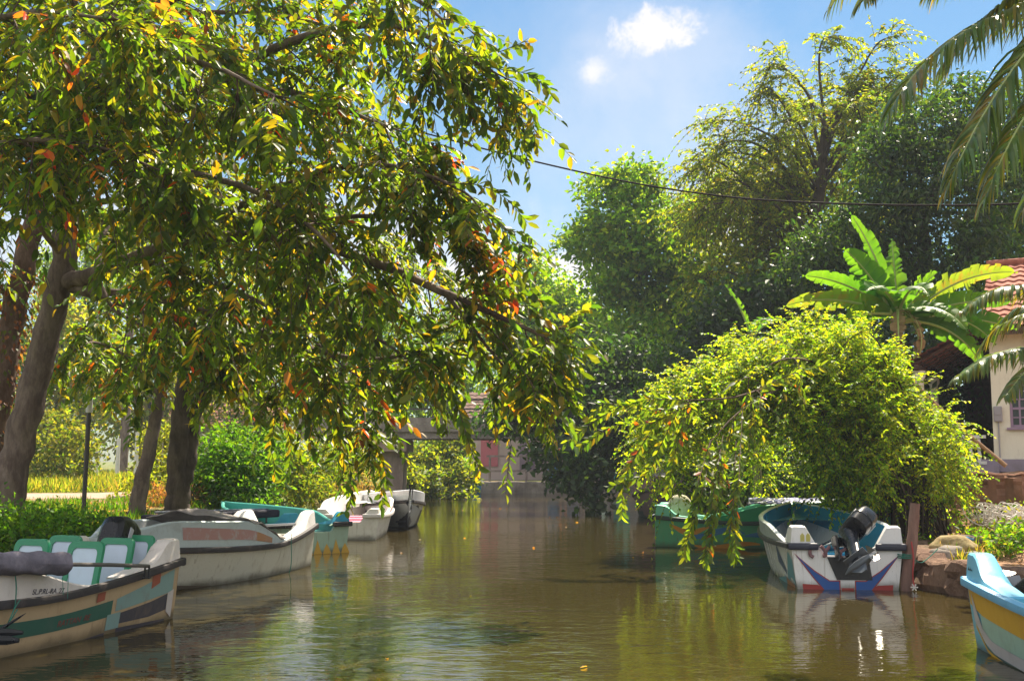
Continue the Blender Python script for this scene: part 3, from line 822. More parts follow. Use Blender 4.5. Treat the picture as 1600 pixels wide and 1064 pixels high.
def outboard(parent, loc, tilt, yaw, roll=0.0, cowl_mat=MOTORBLK, twist=0.0, label=None, cover=None, scale=1.0):
    """tilted outboard motor clamped on a transom: +x points into the boat, the leg hangs at -x; tilting lifts the leg aft"""
    t = bpy.data.objects.new('outboard_motor', None); COL.objects.link(t); t.parent = parent
    t.location = loc; t.scale = (scale,) * 3
    if label: t['label'] = label
    M = Matrix.Rotation(yaw, 4, 'Z') @ Matrix.Rotation(roll, 4, 'X') @ Matrix.Rotation(tilt, 4, 'Y')
    MC = Matrix.Rotation(yaw + twist, 4, 'Z') @ Matrix.Rotation(roll, 4, 'X') @ Matrix.Rotation(tilt, 4, 'Y')
    def fin(mb, name, mat, smooth=True, angle=40, sub=0):
        m_ = MC if name in ('cowling', 'tiller') else M
        mb.v = [tuple(m_ @ Vector(v)) for v in mb.v]
        o = mb.build(name, mat, t, smooth=smooth, angle=angle)
        if sub:
            md = o.modifiers.new('round', 'SUBSURF'); md.levels = md.render_levels = sub
        return o
    c = MB(); rows = []
    for z, lx, ly, ox in ((.14, .17, .115, -.16), (.16, .215, .14, -.16), (.27, .235, .15, -.155), (.29, .225, .142, -.155), (.30, .235, .15, -.155), (.42, .225, .145, -.15), (.52, .19, .125, -.135), (.565, .12, .085, -.12)):
        rows.append([Vector((ox + lx * math.copysign(abs(math.cos(a)) ** .55, math.cos(a)), ly * math.copysign(abs(math.sin(a)) ** .6, math.sin(a)), z)) for a in [k * 2 * math.pi / 24 for k in range(25)]])
    c.grid(rows); c.add(rows[-1][:24], [tuple(range(24))]); c.add(rows[0][:24], [tuple(range(24))])
    cw = fin(c, 'cowling', cover or cowl_mat, angle=30 if not cover else 80)
    if not cover:
        st = MB()
        for sd in (-1, 1): st.box((-.16, sd * .151, .40), (.17, .012, .07), bev=.004); 
        st.box((.06, 0, .40), (.03, .10, .06))
        for i in range(len(st.v)): st.v[i] = tuple(MC @ Vector(st.v[i]))
        st.build('decal', paint('motor_sticker', (.42, .42, .45), .4, .3), cw)
    mid = MB()
    rows = []
    for z, lx, ly, ox in ((.15, .15, .10, -.16), (.02, .12, .075, -.17), (-.15, .085, .05, -.18), (-.45, .075, .04, -.18), (-.62, .07, .03, -.18)):
        rows.append([Vector((ox + lx * math.cos(a), ly * math.sin(a), z)) for a in [k * 2 * math.pi / 14 for k in range(15)]])
    mid.grid(rows); fin(mid, 'leg', MOTORBLK)
    lo = MB(); lo.box((-.20, 0, -.56), (.30, .17, .018), bev=.006)
    rows = []
    for x, r in ((-.38, .035), (-.30, .055), (-.18, .06), (-.08, .045), (0, .008)):
        rows.append([Vector((x, r * math.cos(a), -.70 + r * math.sin(a))) for a in [k * 2 * math.pi / 12 for k in range(13)]])
    lo.grid(rows); lo.prism([(-.30, -.74), (-.08, -.74), (-.22, -.90), (-.29, -.90)], lambda p, d: (p[0], d, p[1]), -.008, .008)
    lo.prism([(-.26, -.56), (-.08, -.56), (-.08, -.68), (-.28, -.68)], lambda p, d: (p[0], d, p[1]), -.022, .022)
    fin(lo, 'lower_unit', MOTORGREY)
    pr = MB(); pr.tube([(-.46, 0, -.70), (-.38, 0, -.70)], [.02, .035], 10)
    for k in range(3):
        a = k * 2.094; q = Matrix.Rotation(a, 3, 'X')
        blade = [Vector((-.42 + u * .05 * (1 if w else 1), (w - .5) * .09 * math.sin(.4 + r * 2.2), -(.03 + r * .10))) for r, w, u in ((0, 0, -1), (.5, 0, -.8), (1, .3, 0), (1, .7, .4), (.5, 1, .8), (0, 1, 1))]
        pr.add([q @ b + Vector((0, 0, -.70)) for b in blade], [tuple(range(6))])
    fin(pr, 'propeller', STEEL)
    br = MB(); br.box((-.03, -.07, -.05), (.09, .03, .32), bev=.01); br.box((-.03, .07, -.05), (.09, .03, .32), bev=.01); br.box((.03, 0, .03), (.05, .17, .12), bev=.01)
    br.tube([(.03, -.05, .02), (.11, -.05, .02)], .014, 8); br.tube([(.03, .05, .02), (.11, .05, .02)], .014, 8)
    br.v = [tuple(Matrix.Rotation(yaw, 4, 'Z') @ Matrix.Rotation(tilt * .25, 4, 'Y') @ Vector(v)) for v in br.v]
    br.build('clamp_bracket', MOTORBLK, t)
    tl = MB(); tl.tube([(.02, .03, .13), (.16, .10, .16), (.36, .16, .17)], [.03, .024, .02], 8); tl.tube([(.36, .16, .17), (.50, .20, .175)], .026, 8)
    fin(tl, 'tiller', MOTORBLK)
    return t

def text_on(parent, body, size, M, mat, name='lettering', extr=.001):
    cu = bpy.data.curves.new(name, 'FONT'); cu.body = body; cu.size = size; cu.extrude = extr; cu.align_x = 'LEFT'; cu.shear = .2
    o = bpy.data.objects.new(name, cu); COL.objects.link(o)
    dg = bpy.context.evaluated_depsgraph_get()
    me = bpy.data.meshes.new_from_object(o.evaluated_get(dg)); bpy.data.objects.remove(o)
    me.materials.clear(); me.materials.append(mat)
    n = bpy.data.objects.new(name, me); COL.objects.link(n); n.parent = parent; n.matrix_local = M
    return n

P_ = paint
# --- near left boat: weathered beige hull with green bands -------------------------------------------------
d1 = Vector((-.337, -.941, 0)); nleft = Vector((-.941, .337, 0))
b1 = Boat('lagoon_boat', 'beige and green striped wooden-looking boat with green chairs, nearest on the left', (-4.02, 11.6), d1, 5.6, 1.62,
          P_('beige_hull', (.50, .36, .21), .5, .4, (.24, .14, .08), 2.0), P_('green_deck', (.10, .30, .07), .5, .5, (.30, .33, .20), 3.0),
          bul=P_('dirty_white', (.70, .64, .60), .5, .45, (.20, .14, .11), 3), block=P_('dirty_white', (.70, .64, .60)), zs0=.57, zmid=.43, bulH=.23, bul0=.25, ramp=.17)
GREENBAND = P_('deep_green_band', (.035, .12, .085), .5, .4, (.10, .12, .10), 4)
PALEB = P_('pale_aqua_band', (.22, .34, .32), .5, .45, (.22, .20, .15), 4)
DKB = P_('dark_slate_band', (.055, .05, .065), .5, .5, (.16, .12, .10), 5)
ORB = P_('faded_red', (.33, .09, .05), .6, .5, (.30, .20, .13), 5)
S = 1   # the visible side (boat heads towards the camera, so its port side faces the water)
b1.band(S, [(.17, .62), (.30, .60), (.95, .60)], [(.19, .80), (.30, .78), (.95, .80)], GREENBAND)
b1.band(S, [(.015, .70), (.16, .66), (.18, .66)], [(.015, .94), (.16, .82), (.18, .80)], PALEB)
b1.band(S, [(.03, .52), (.08, .49), (.19, .51)], [(.03, .69), (.08, .655), (.19, .62)], DKB)
b1.band(S, [(.03, .30), (.17, .34)], [(.03, .42), (.17, .46)], DKB)
b1.band(S, [(.20, .36), (.38, .33)], [(.20, .44), (.38, .36)], DKB)
b1.band(S, [(.165, .46), (.20, .46)], [(.165, .64), (.20, .64)], PALEB)
b1.band(S, [(.06, .84), (.085, .80)], [(.06, .99), (.085, .98)], ORB, n=6)
b1.band(S, [(.012, .42), (.03, .50)], [(.012, .72), (.03, .70)], P_('white_streak', (.55, .50, .48), .5, .4), n=6)
b1.band(S, [(.215, .83), (.235, .82)], [(.215, .93), (.235, .93)], ORB, n=6)
b1.finish(benches=(.30, .5, .68))
# lettering along the gunwale and on the green band: worn and only half legible
def on_side(boat, t, w, side, tgt='gun', h=.09):
    fn = boat.bp if tgt == 'gun' else boat.pt
    p = fn(t, w, side, .008); q = fn(t - .02, w, side, .008); r = fn(t, w + .2, side, .008)
    X = (q - p).normalized(); Y = (r - p); Y = (Y - X * Y.dot(X)).normalized(); Z = X.cross(Y)
    M = Matrix((X, Y, Z)).transposed().to_4x4(); M.translation = p; return M
text_on(b1.root, 'SL.P.RL-RA..27', .062, on_side(b1, .39, .25, 1), P_('faded_ink', (.03, .03, .05), .7, .3))
text_on(b1.root, 'RATTAN  RE', .075, on_side(b1, .32, .645, 1, 'hull'), P_('faded_script', (.22, .06, .05), .7, .4))
outboard(b1.root, (.02, 0.05, .50), R(62), R(12), label='black tilted motor with white sticker', scale=1.0)

for k in range(3):
    mb = MB(); mb.box((.035 + k * .055, b1.b(.01) - .105, b1.zs0 + .115 - k * .004), (.022, .165, .235), bev=.008); mb.build('corner_rib', P_('dirty_white', (.70, .64, .60)) if k != 1 else P_('rust_rib', (.42, .22, .16), .5, .5, (.5, .45, .4), 5), b1.root)

def sideways(boat):
    mw = Matrix.Translation(boat.root.location) @ Matrix.Rotation(boat.root.rotation_euler.z, 4, 'Z'); return mw

def plastic_chair(pos, rz, label):
    t = tag(empty('plastic_chair', pos, rz), label, 'chair', 'green framed plastic chairs in the near boat')
    GR = P_('green_plastic', (.012, .21, .10), .35, .15, (.10, .22, .14), 3); WH = P_('pale_blue_panel', (.52, .60, .74), .45, .15, (.35, .38, .42), 3)
    w, z0, z1 = .20, .30, .74
    fr = MB()
    def ring(hw, ztop, r):
        pts = [(-hw, z0)]
        for k in range(7): a = math.pi - k * math.pi / 12; pts.append((-hw + r + r * math.cos(a), ztop - r + r * math.sin(a)))
        for k in range(7): a = math.pi / 2 - k * math.pi / 12; pts.append((hw - r + r * math.cos(a), ztop - r + r * math.sin(a)))
        pts.append((hw, z0)); return pts
    o_, i_ = ring(w, z1, .07), ring(w - .055, z1 - .06, .05)
    rows = []
    for (ox, oz), (ix, iz) in zip(o_, i_):
        lean = lambda z: -.10 * (z - z0) / (z1 - z0)
        rows.append([Vector((-.16 + lean(oz) + .018, ox, oz)), Vector((-.16 + lean(oz) - .018, ox, oz)), Vector((-.16 + lean(iz) - .018, ix, iz)), Vector((-.16 + lean(iz) + .018, ix, iz)), Vector((-.16 + lean(oz) + .018, ox, oz))])
    fr.grid(rows); fr.build('back_frame', GR, t, smooth=True, angle=40)
    pn = MB()
    pl = [(ix, iz) for ix, iz in i_]
    n = len(pl); lean = lambda z: -.16 - .10 * (z - z0) / (z1 - z0)
    pn.add([(lean(z) + .006, x, z) for x, z in pl] + [(lean(z) - .006, x, z) for x, z in pl], [tuple(range(n)), tuple(range(n, 2 * n))])
    pn.build('backrest', WH, t)
    s_ = MB(); s_.box((.04, 0, .30), (.40, .40, .035), bev=.015); s_.build('seat', GR, t)
    for sx in (-.13, .20):
        for sy in (-.15, .15):
            l = MB(); l.tube([(sx, sy, .29), (sx * 1.05, sy * .95, 0)], [.022, .016], 6); l.build('leg', GR, t)
    return t
FL = .055
for px, D, lab in [(12, 10.5, 'green and white plastic chair at the far left, partly behind the grey rolled tarp'),
                   (66, 11.0, 'green and white plastic chair in the back row beside the motor, second from left'),
                   (96, 10.2, 'green and white plastic chair nearest the viewer, lowest of the five backs'),
                   (146, 10.65, 'green and white plastic chair directly in front of the motor leg'),
                   (180, 11.05, 'green and white plastic chair closest to the white stern corner')]:
    x = (px - 800) / F * D + .12
    plastic_chair((x, D, FL + .045), math.atan2(-.941, -.337), lab)

def tarp_roll():
    a, b = at(-60, 880, 8.6), at(104, 880, 9.35)
    mb = MB(); n = 26; rows = []
    ax = (b - a).normalized(); up = Vector((0, 0, 1)); sd_ = ax.cross(up).normalized(); up = sd_.cross(ax)
    for i in range(n + 1):
        p = a.lerp(b, i / n); r0 = .092 + .006 * math.sin(i * 1.1)
        rows.append([p + (sd_ * math.cos(q) + up * math.sin(q)) * (r0 + .006 * math.sin(q * 5 + i * .35)) for q in [k * 2 * math.pi / 24 for k in range(25)]])
    for r in (.082, .06, .04, .02): rows.append([b + ax * (-.006 if r > .05 else -.02) + (sd_ * math.cos(q) + up * math.sin(q)) * r for q in [k * 2 * math.pi / 24 for k in range(25)]])
    mb.grid(rows)
    o = mb.build('rolled_tarp', rough_mat('grey_tarp', (.13, .12, .15), (.21, .19, .23), 5, .5, .02, .8, (1, 1, 1), (.10, .09, .11), 2), smooth=True, angle=70)
    tag(o, 'thick grey tarpaulin roll lying across the near left boat', 'tarpaulin')
    # the pole that carries it, its end bracket on the gunwale
    e = at(230, 884, 10.6); t = tag(empty('awning_pole', e), 'dark awning pole running from the grey tarp roll to a gunwale bracket', 'pole')
    pm = MB(); pm.tube([a - e, (b - e) * .5, Vector((0, 0, 0)), (e - b).normalized() * .03], [.018, .018, .017, .017], 8); pm.build('tube', P_('pole_paint', (.10, .09, .085), .5, .4), t, smooth=True)
    cb = MB(); cb.box((-.02, 0, -.055), (.012, .02, .11)); cb.box((.02, 0, -.055), (.012, .02, .11)); cb.box((0, 0, -.11), (.07, .06, .012)); cb.build('bracket', MOTORBLK, t)
    rp = MB()
    for k in range(2):
        s0 = at(98 + k * 7, 872, 9.4 + .02 * k) - e
        rp.tube(smooth_path([s0, s0 + Vector((.01 * k, .01, -.12)), s0 + Vector((.03, -.03, -.30 - .03 * k))], 5), .0025, 4)
    rp.build('cord', P_('green_cord', (.02, .18, .13), .7, .2), t)
tarp_roll()
# tangle of green mooring cord over the near gunwale
mb = MB(); q = b1.root.location
mw = sideways(b1)
g0 = mw @ b1.bp(.43, 1, 1, .02); g1 = mw @ b1.bp(.43, .0, 1, .055); g2 = mw @ b1.pt(.428, .75, 1, .02)
mb.tube(smooth_path([g0 + Vector((-.1, .02, .02)), g0, g1, g2, g2 + Vector((0, 0, -.10))], 6), .005, 5)
mb.tube(smooth_path([g1 + Vector((.02, .04, .03)), g1 + Vector((.01, -.03, -.03)), g1 + Vector((.0, -.08, -.12)), g1 + Vector((.02, .0, -.04))], 6), .005, 5)
tag(mb.build('mooring_rope', P_('green_cord', (.02, .18, .13))), 'thin green cord knotted over the gunwale of the near left boat', 'rope')

# --- second left boat: grey-white ---------------------------------------------------------------------------
d2 = Vector((-.264, -.964, 0))
b2 = Boat('lagoon_boat', 'grey white boat with red and orange stripe and grey cover, second on the left', (-3.60, 17.1), d2, 4.15, 1.5,
          P_('greywhite_hull', (.60, .58, .50), .5, .5, (.36, .26, .16), 1.8), P_('grey_liner', (.38, .40, .42), .5, .45, (.15, .13, .12), 3),
          bul=P_('bluegrey_paint', (.46, .53, .56), .5, .4, (.22, .20, .19), 3), block=P_('chalk_white', (.74, .71, .69), .5, .35, (.26, .22, .19), 3), zs0=.60, zmid=.42, bulH=.33, bul0=.25, zbow=.56, tip=.6)
b2.band(1, [(.50, .30), (.64, .35), (.80, .36)], [(.50, .68), (.64, .75), (.80, .82)], P_('faded_crimson', (.42, .23, .22), .6, .8, (.44, .46, .47), 6), tgt='gun')
b2.band(1, [(.40, .25), (.50, .30)], [(.40, .62), (.50, .68)], P_('faded_orange', (.40, .20, .10), .5, .5, (.36, .36, .38), 4), tgt='gun')
b2.band(1, [(.94, .2), (.995, .3)], [(.94, .9), (.995, .95)], P_('rusty_maroon', (.15, .05, .045), .6, .5, (.3, .28, .28), 5), tgt='gun')
b2.band(1, [(0.0, .30), (.9, .30)], [(0.0, .38), (.9, .36)], P_('waterline_grime', (.11, .085, .06), .8, .3), n=30)
b2.finish(benches=(.2, .42))
def cover_cloth():
    mb = MB(); rows = []
    for i in range(21):
        t = .30 + .27 * i / 20; b = b2.b(t); row = []
        for k in range(17):
            u = k / 8 - 1
            z = b2.zs(t) + b2.hb(t) + .02 + .10 * math.exp(-(u * 1.2) ** 2) * (1.0 + .5 * math.sin(i * .5 + u * 3)) + .018 * math.sin(u * 9 + i * .9) - .06 * max(0, abs(u) - .9) * 10 * .3
            row.append(Vector((t * b2.L, u * (b + .03), z)))
        rows.append(row)
    mb.grid(rows)
    o = mb.build('boat_cover', rough_mat('canvas_grey', (.24, .21, .20), (.33, .30, .28), 4, .4, .02, .85), smooth=True, angle=80)
    o.matrix_world = sideways(b2)
    md = o.modifiers.new('thick', 'SOLIDIFY'); md.thickness = .012
    tag(o, 'crumpled grey canvas cover over the middle of the grey white boat', 'cover')
cover_cloth()
mw2 = sideways(b2)
t = tag(empty('steel_oar', mw2 @ Vector((.25, .45, .64))), 'thin steel oar resting on the stern of the grey white boat', 'oar')
mb = MB(); mb.tube([(0, 0, 0), tuple((mw2.to_3x3() @ Vector((1.75, .1, .06))))], .018, 8); mb.build('shaft', MOTORGREY, t)
mb = MB(); p = mw2.to_3x3() @ Vector((1.85, .1, .06)); mb.box(p, (.10, .40, .02), rot=Matrix.Rotation(b2.root.rotation_euler.z + 1.57, 3, 'Z'), bev=.006); mb.build('blade', MOTORGREY, t)
mb = MB(); p0 = mw2 @ b2.bp(.27, .0, 1, .05)
mb.tube(smooth_path([p0 + Vector((0, 0, .12)), p0, p0 + Vector((.01, -.02, -.3)), p0 + Vector((-.02, -.05, -.48)), p0 + Vector((.03, -.10, -.5))], 6), .006, 5)
tag(mb.build('mooring_rope', P_('green_cord', (.02, .18, .13))), 'green cord hanging from the grey white boat into the water', 'rope')

def canopy_frame():
    a = at(232, 812, 17.4); t = tag(empty('folded_canopy', a), 'long dark folded canopy behind the grey white boat', 'canopy')
    b = at(425, 806, 19.5) - a
    mb = MB(); mid = b * .5; ang = math.atan2(b.y, b.x)
    mb.box(mid + Vector((0, 0, .03)), (b.length, .42, .13), rot=Matrix.Rotation(ang, 3, 'Z'), bev=.03)
    mb.build('fabric', rough_mat('dark_canvas', (.018, .017, .03), (.04, .038, .055), 5, .4, .02, .8), t)
    for off in (.10, -.02):
        mb = MB(); mb.tube([Vector((.1, off, .115)), b + Vector((-.1, off, .115))], .018, 6); mb.build('rail', MOTORGREY, t)
    for u in (.05, .55, .95):
        mb = MB(); mb.tube([b * u, b * u + Vector((0, 0, -(a.z + b.z * u) + gz(a.x + b.x * u, a.y + b.y * u) if gz(a.x + b.x * u, a.y + b.y * u) > 0 else -.55))], .02, 6); mb.build('support', MOTORGREY, t)
canopy_frame()

# --- third left boat: teal with yellow flames -----------------------------------------------------------------
b3 = Boat('lagoon_boat', 'teal boat with red stripe and yellow flame pattern, third on the left', (-3.30, 19.0), (-.60, .80), 3.7, 1.4,
          P_('sage_hull', (.30, .42, .33), .45, .45, (.20, .15, .08), 2.5), P_('teal_liner', (.06, .30, .28), .45, .35), bul=P_('teal_paint', (.05, .30, .25), .4, .3, (.10, .22, .19), 3),
          block=P_('bright_blue', (.03, .30, .46), .4, .2), zs0=.50, zmid=.44, bulH=.20, bul0=.14, zbow=.54, blockh=.18)
YF = P_('yellow_flame', (.55, .32, .04), .5, .4, (.30, .22, .10), 4)
for k in range(7):
    y0 = -.60 + k * .175
    b3.tpatch([(y0, -.02), (y0 + .175, -.02), (y0 + .14, .10), (y0 + .10, .24 if k % 2 else .17), (y0 + .05, .09)], YF)
b3.tpatch([(-.55, -.06), (.55, -.06), (.6, -.018), (-.6, -.018)], YF, .005)
for sd in (1, -1):
    b3.band(sd, [(.02, .25), (.9, .3)], [(.02, .42), (.9, .40)], YF)
    b3.band(sd, [(.22, .25), (.85, .35)], [(.22, .60), (.85, .65)], P_('brick_red', (.34, .07, .035), .5, .4, (.10, .22, .19), 4), tgt='gun')
b3.finish()
# --- fourth left boat: white with pink inside ------------------------------------------------------------------
b4 = Boat('lagoon_boat', 'white boat with pink inner side seen from its stern, fourth on the left', (-3.30, 22.3), (-.05, 1.0), 5.0, 1.5,
          P_('white_hull', (.74, .71, .66), .5, .5, (.30, .24, .16), 2.5), P_('white_liner', (.76, .74, .70), .5, .3), rail=P_('white_rail', (.66, .62, .60), .5, .3),
          bench=P_('pink_panel', (.62, .22, .33), .5, .25, (.6, .5, .5), 3), zs0=.48, zmid=.44, bulH=.22, bul0=.2, zbow=.60, blockh=.12)
b4.band(-1, [(.02, .72), (.4, .75)], [(.02, .97), (.4, .97)], P_('pink_panel', (.62, .22, .33)), tgt='gun')
b4.finish(benches=(.18, .40, .60))
# --- fifth left boat: navy and white, bow towards the viewer ------------------------------------------------------
b5 = Boat('lagoon_boat', 'navy and white boat pointing its bow down the canal near the bridge pier', (-3.75, 30.6), (.26, -.965), 5.0, 1.6,
          P_('navy_hull', (.025, .028, .05), .4, .3, (.06, .06, .08), 2.5), P_('grey_liner', (.38, .40, .42)), bul=P_('white_bow', (.62, .63, .66), .4, .25), rail=BLACKRUB, zs0=.48, zmid=.44, bulH=.24, bul0=.2, zbow=.66)
WB = P_('white_bow', (.62, .63, .66), .4, .25)
for sd in (1, -1):
    b5.band(sd, [(.3, .90), (.99, .74)], [(.3, .99), (.99, .99)], WB)
    b5.band(sd, [(.6, .44), (.985, .36)], [(.6, .49), (.985, .42)], P_('slate_stripe', (.12, .13, .17), .5, .3))
    b5.band(sd, [(.6, .32), (.985, .22)], [(.6, .36), (.985, .27)], P_('slate_stripe', (.12, .13, .17), .5, .3))
    b5.band(sd, [(.83, .70), (.88, .68), (.93, .72)], [(.83, .80), (.88, .92), (.93, .86)], P_('navy_mark', (.02, .02, .04), .5, .1), tgt='hull', off=.007)
b5.finish()

# --- right: white and blue boat, stern to the viewer -----------------------------------------------------------------
b6 = Boat('speedboat', 'white boat with blue interior, swoosh painted transom and black motor, stern to the viewer', (4.16, 13.85), (.13, .991), 5.0, 1.62,
          P_('gloss_white', (.82, .80, .80), .22, .18, (.40, .36, .26), 2.0), P_('royal_blue_liner', (.02, .26, .42), .16, .25, (.06, .30, .44), 3),
          bul=P_('gloss_white_rim', (.60, .64, .66), .2, .2), block=P_('gloss_white', (.82, .80, .80)), rail=P_('navy_rubber', (.022, .024, .045), .4, .2, (.10, .10, .12), 4),
          zs0=.53, zmid=.50, bulH=.20, bul0=.02, zbow=.66, blockh=.22)
RED, BLU = P_('boat_red', (.34, .03, .025), .35, .2, (.2, .05, .04), 3), P_('boat_blue', (.02, .09, .33), .35, .15, (.05, .1, .25), 3)
hw = .56
for s_ in (1, -1):
    sw = [(.10, -.005), (.10, .10), (.22, .10), (.40, .22), (.62, .42), (.52, .30), (.40, .14), (.28, -.005)]
    def grow(poly, e):
        c = Vector((sum(p[0] for p in poly) / len(poly), sum(p[1] for p in poly) / len(poly))); n = len(poly); out = []
        for i in range(n):
            a, b, d = Vector(poly[i - 1]), Vector(poly[i]), Vector(poly[(i + 1) % n])
            n1 = Vector(((b - a).y, -(b - a).x)).normalized(); n2 = Vector(((d - b).y, -(d - b).x)).normalized()
            m_ = (n1 + n2); m_ = m_.normalized() * min(2.5, 1 / max(.4, m_.normalized().dot(n1))) if m_.length > .1 else n1
            out.append(tuple(b - m_ * e))
        return out
    b6.tpatch([(s_ * y, z) for y, z in grow(sw, .013)], RED, .005)
    b6.tpatch([(s_ * y, z) for y, z in sw], BLU, .008)
    b6.tpatch([(s_ * y, z) for y, z in [(.30, -.08), (.30, .02), (.36, .055), (.545, .065), (.53, -.10)]], RED, .0035)
b6.tpatch([(-.075, -.08), (.075, -.08), (.075, .02), (-.075, .02)], RED, .0035)
b6.tpatch([(-.30, .08 + .04), (-.26, .395), (.24, .395), (.13, .12), (-.17, .12)], P_('transom_black', (.02, .02, .022), .5, .4, (.12, .10, .09), 6), .010)
AQ = P_('aqua_art', (.10, .30, .38), .3, .3, (.4, .4, .35), 4)
NVY = P_('navy_art', (.05, .08, .20), .3, .3, (.3, .3, .35), 4)
b6.band(1, [(.01, .45), (.05, .55), (.10, .38)], [(.01, .80), (.05, .92), (.10, .50)], AQ, n=8)
b6.band(1, [(.10, .55), (.20, .70)], [(.10, .62), (.20, .98)], NVY, n=8)
b6.band(1, [(.02, .36), (.14, .40)], [(.02, .44), (.14, .52)], P_('rust_art', (.35, .13, .05), .4, .4, (.4, .35, .3), 4), n=8)
b6.band(1, [(.12, .33), (.30, .30)], [(.12, .52), (.30, .38)], AQ, n=8)
b6.band(1, [(.0, .22), (.9, .22)], [(0, .345), (.9, .345)], RED, n=30, off=.003)
b6.finish(notch=.12, benches=(.34, .58))
lm = MB()
for k in range(2): lm.prism([(-.055 + k * .07, .0), (-.005 + k * .07, .0), (-.005 + k * .07, .075), (-.03 + k * .07, .105), (-.055 + k * .07, .075)], lambda p, dd: (dd, b6.b(0) - .17 - p[0], b6.zs0 + .055 + p[1]), -.006, -.002)
lm.build('emblem', P_('emblem_yellow', (.50, .44, .10), .4, .3, (.6, .6, .5), 6), b6.root)
rg = MB()
for k in range(5): rg.tube(smooth_path([Vector((-.03 - .02 * (k % 2), .40 - .09 * k + .05 * math.sin(k * 3 + q), .52 - q * .04 + .02 * math.sin(q * 2 + k))) for q in range(4)], 5), .022, 6)
rg.build('rag', P_('mauve_rag', (.20, .10, .11), .8, .4, (.35, .25, .25), 9), b6.root, smooth=True)
outboard(b6.root, (.0, .08, .55), R(54), R(22), R(42), twist=R(-38), label='glossy black tilted motor', scale=1.0)
# --- right: green boat -----------------------------------------------------------------------------------------------
b7 = Boat('lagoon_boat', 'green boat with orange and blue painted waves behind the hanging leaf sprays', (2.78, 21.15), (.975, -.22), 4.5, 1.5,
          P_('green_hull', (.09, .36, .20), .4, .3, (.20, .28, .18), 2.5), P_('green_liner', (.10, .40, .28), .4, .3), bul=P_('emerald_paint', (.02, .30, .13), .35, .2, (.06, .3, .18), 3),
          block=P_('mint_paint', (.16, .50, .38), .4, .25), rail=P_('dark_green_rail', (.03, .05, .05), .5, .3), zs0=.55, zmid=.46, bulH=.30, bul0=.16, zbow=.70, blockh=.20)
OR, BL = P_('orange_wave', (.58, .24, .03), .4, .3, (.3, .3, .1), 4), P_('blue_wave', (.05, .18, .42), .4, .3, (.1, .3, .3), 4)
def wave(t0, t1, base, amp, wid, ph, n=12): 
    tt = [t0 + (t1 - t0) * i / n for i in range(n + 1)]
    c = [base + amp * math.sin(ph + 5.2 * i / n) for i in range(n + 1)]; w = [wid * math.sin(math.pi * (.08 + .84 * i / n)) for i in range(n + 1)]
    return [(t, a - q) for t, a, q in zip(tt, c, w)], [(t, a + q) for t, a, q in zip(tt, c, w)]
for args, mt in (((.06, .22, .80, .08, .07, 2.2), OR), ((.13, .36, .74, .09, .07, 4.0), BL), ((.16, .42, .47, .06, .07, 3.4), OR), ((.36, .62, .66, .07, .08, .6), BL), ((.50, .72, .60, .05, .06, 2.4), OR), ((.70, .9, .72, .05, .05, 1.0), OR)):
    lo, hi = wave(*args); b7.band(-1, lo, hi, mt, n=24)
b7.band(-1, [(.02, .30), (.95, .3)], [(.02, .36), (.95, .37)], P_('dark_bottom', (.03, .05, .045), .6, .3), n=30)
b7.finish()
mb = MB(); rows = []
for z, r in ((.34, .28), (.46, .255), (.60, .235), (.74, .205), (.85, .16), (.92, .10), (.945, .02)):
    rows.append([Vector((.42 + r * 1.15 * math.cos(q) * (1 + .07 * math.sin(q * 5 + z * 4)), .05 + r * .9 * math.sin(q) * (1 + .06 * math.sin(q * 4)), z)) for q in [k * 2 * math.pi / 28 for k in range(29)]])
mb.grid(rows); mb.build('motor_cover', rough_mat('cream_cloth', (.45, .42, .28), (.58, .54, .38), 4, .4, .02, .85), b7.root, smooth=True, angle=80)
mb = MB(); rows = []
for i in range(13):
    u = i / 12; rows.append([Vector((1.7 + u * 2.0, (k / 5 - 1) * .6, .80 + .09 * math.cos((k / 5 - 1) * 1.6) + .015 * math.sin(i * 1.9 + k))) for k in range(11)])
mb.grid(rows)
def patt():
    m, g, b = base_mat('patterned_cloth'); tc = g.new('ShaderNodeTexCoord')
    vo = g.new('ShaderNodeTexVoronoi'); vo.feature = 'DISTANCE_TO_EDGE'; g.link(tc.outputs['Object'], vo.inputs['Vector']); vo.inputs['Scale'].default_value = 7
    g.link(g.mix(g.ramp(vo.outputs['Distance'], .06, .10), (.55, .55, .62, 1), (.03, .035, .16, 1)), b.inputs['Base Color']); b.inputs['Roughness'].default_value = .85; return m
o = mb.build('patterned_cloth', patt(), smooth=True); o.matrix_world = sideways(b7)
tag(o, 'navy and white patterned cloth spread over the green boat', 'cloth'); md = o.modifiers.new('thick', 'SOLIDIFY'); md.thickness = .01
# --- right, far: brown boat under tarpaulin --------------------------------------------------------------------------
b8 = Boat('lagoon_boat', 'dark brown boat with draped tarpaulin bow below the ribbed concrete wall', (4.9, 34.4), (-.22, -.975), 4.6, 1.7,
          P_('brown_hull', (.10, .065, .06), .5, .4, (.05, .04, .04), 2.5), P_('brown_liner', (.12, .08, .07), .6, .4), bul=P_('maroon_bow', (.22, .13, .13), .5, .4, (.12, .08, .08), 3), zs0=.55, zmid=.5, bulH=.34, bul0=.15, zbow=.82)
for sd in (1, -1):
    b8.band(sd, [(.5, .30), (.99, .25)], [(.5, .55), (.8, .48), (.99, .75)], P_('dark_teal_bottom', (.03, .055, .05), .6, .3))
    b8.band(sd, [(.55, .62), (.8, .58), (.99, .82)], [(.55, .72), (.8, .70), (.99, .95)], P_('drape_brown', (.05, .035, .035), .8, .3))
b8.finish()
mb = MB(); mb.box((.0, 0, .35), (.06, .05, .7)); mb.box((0, 0, .62), (.065, .055, .18), 1)
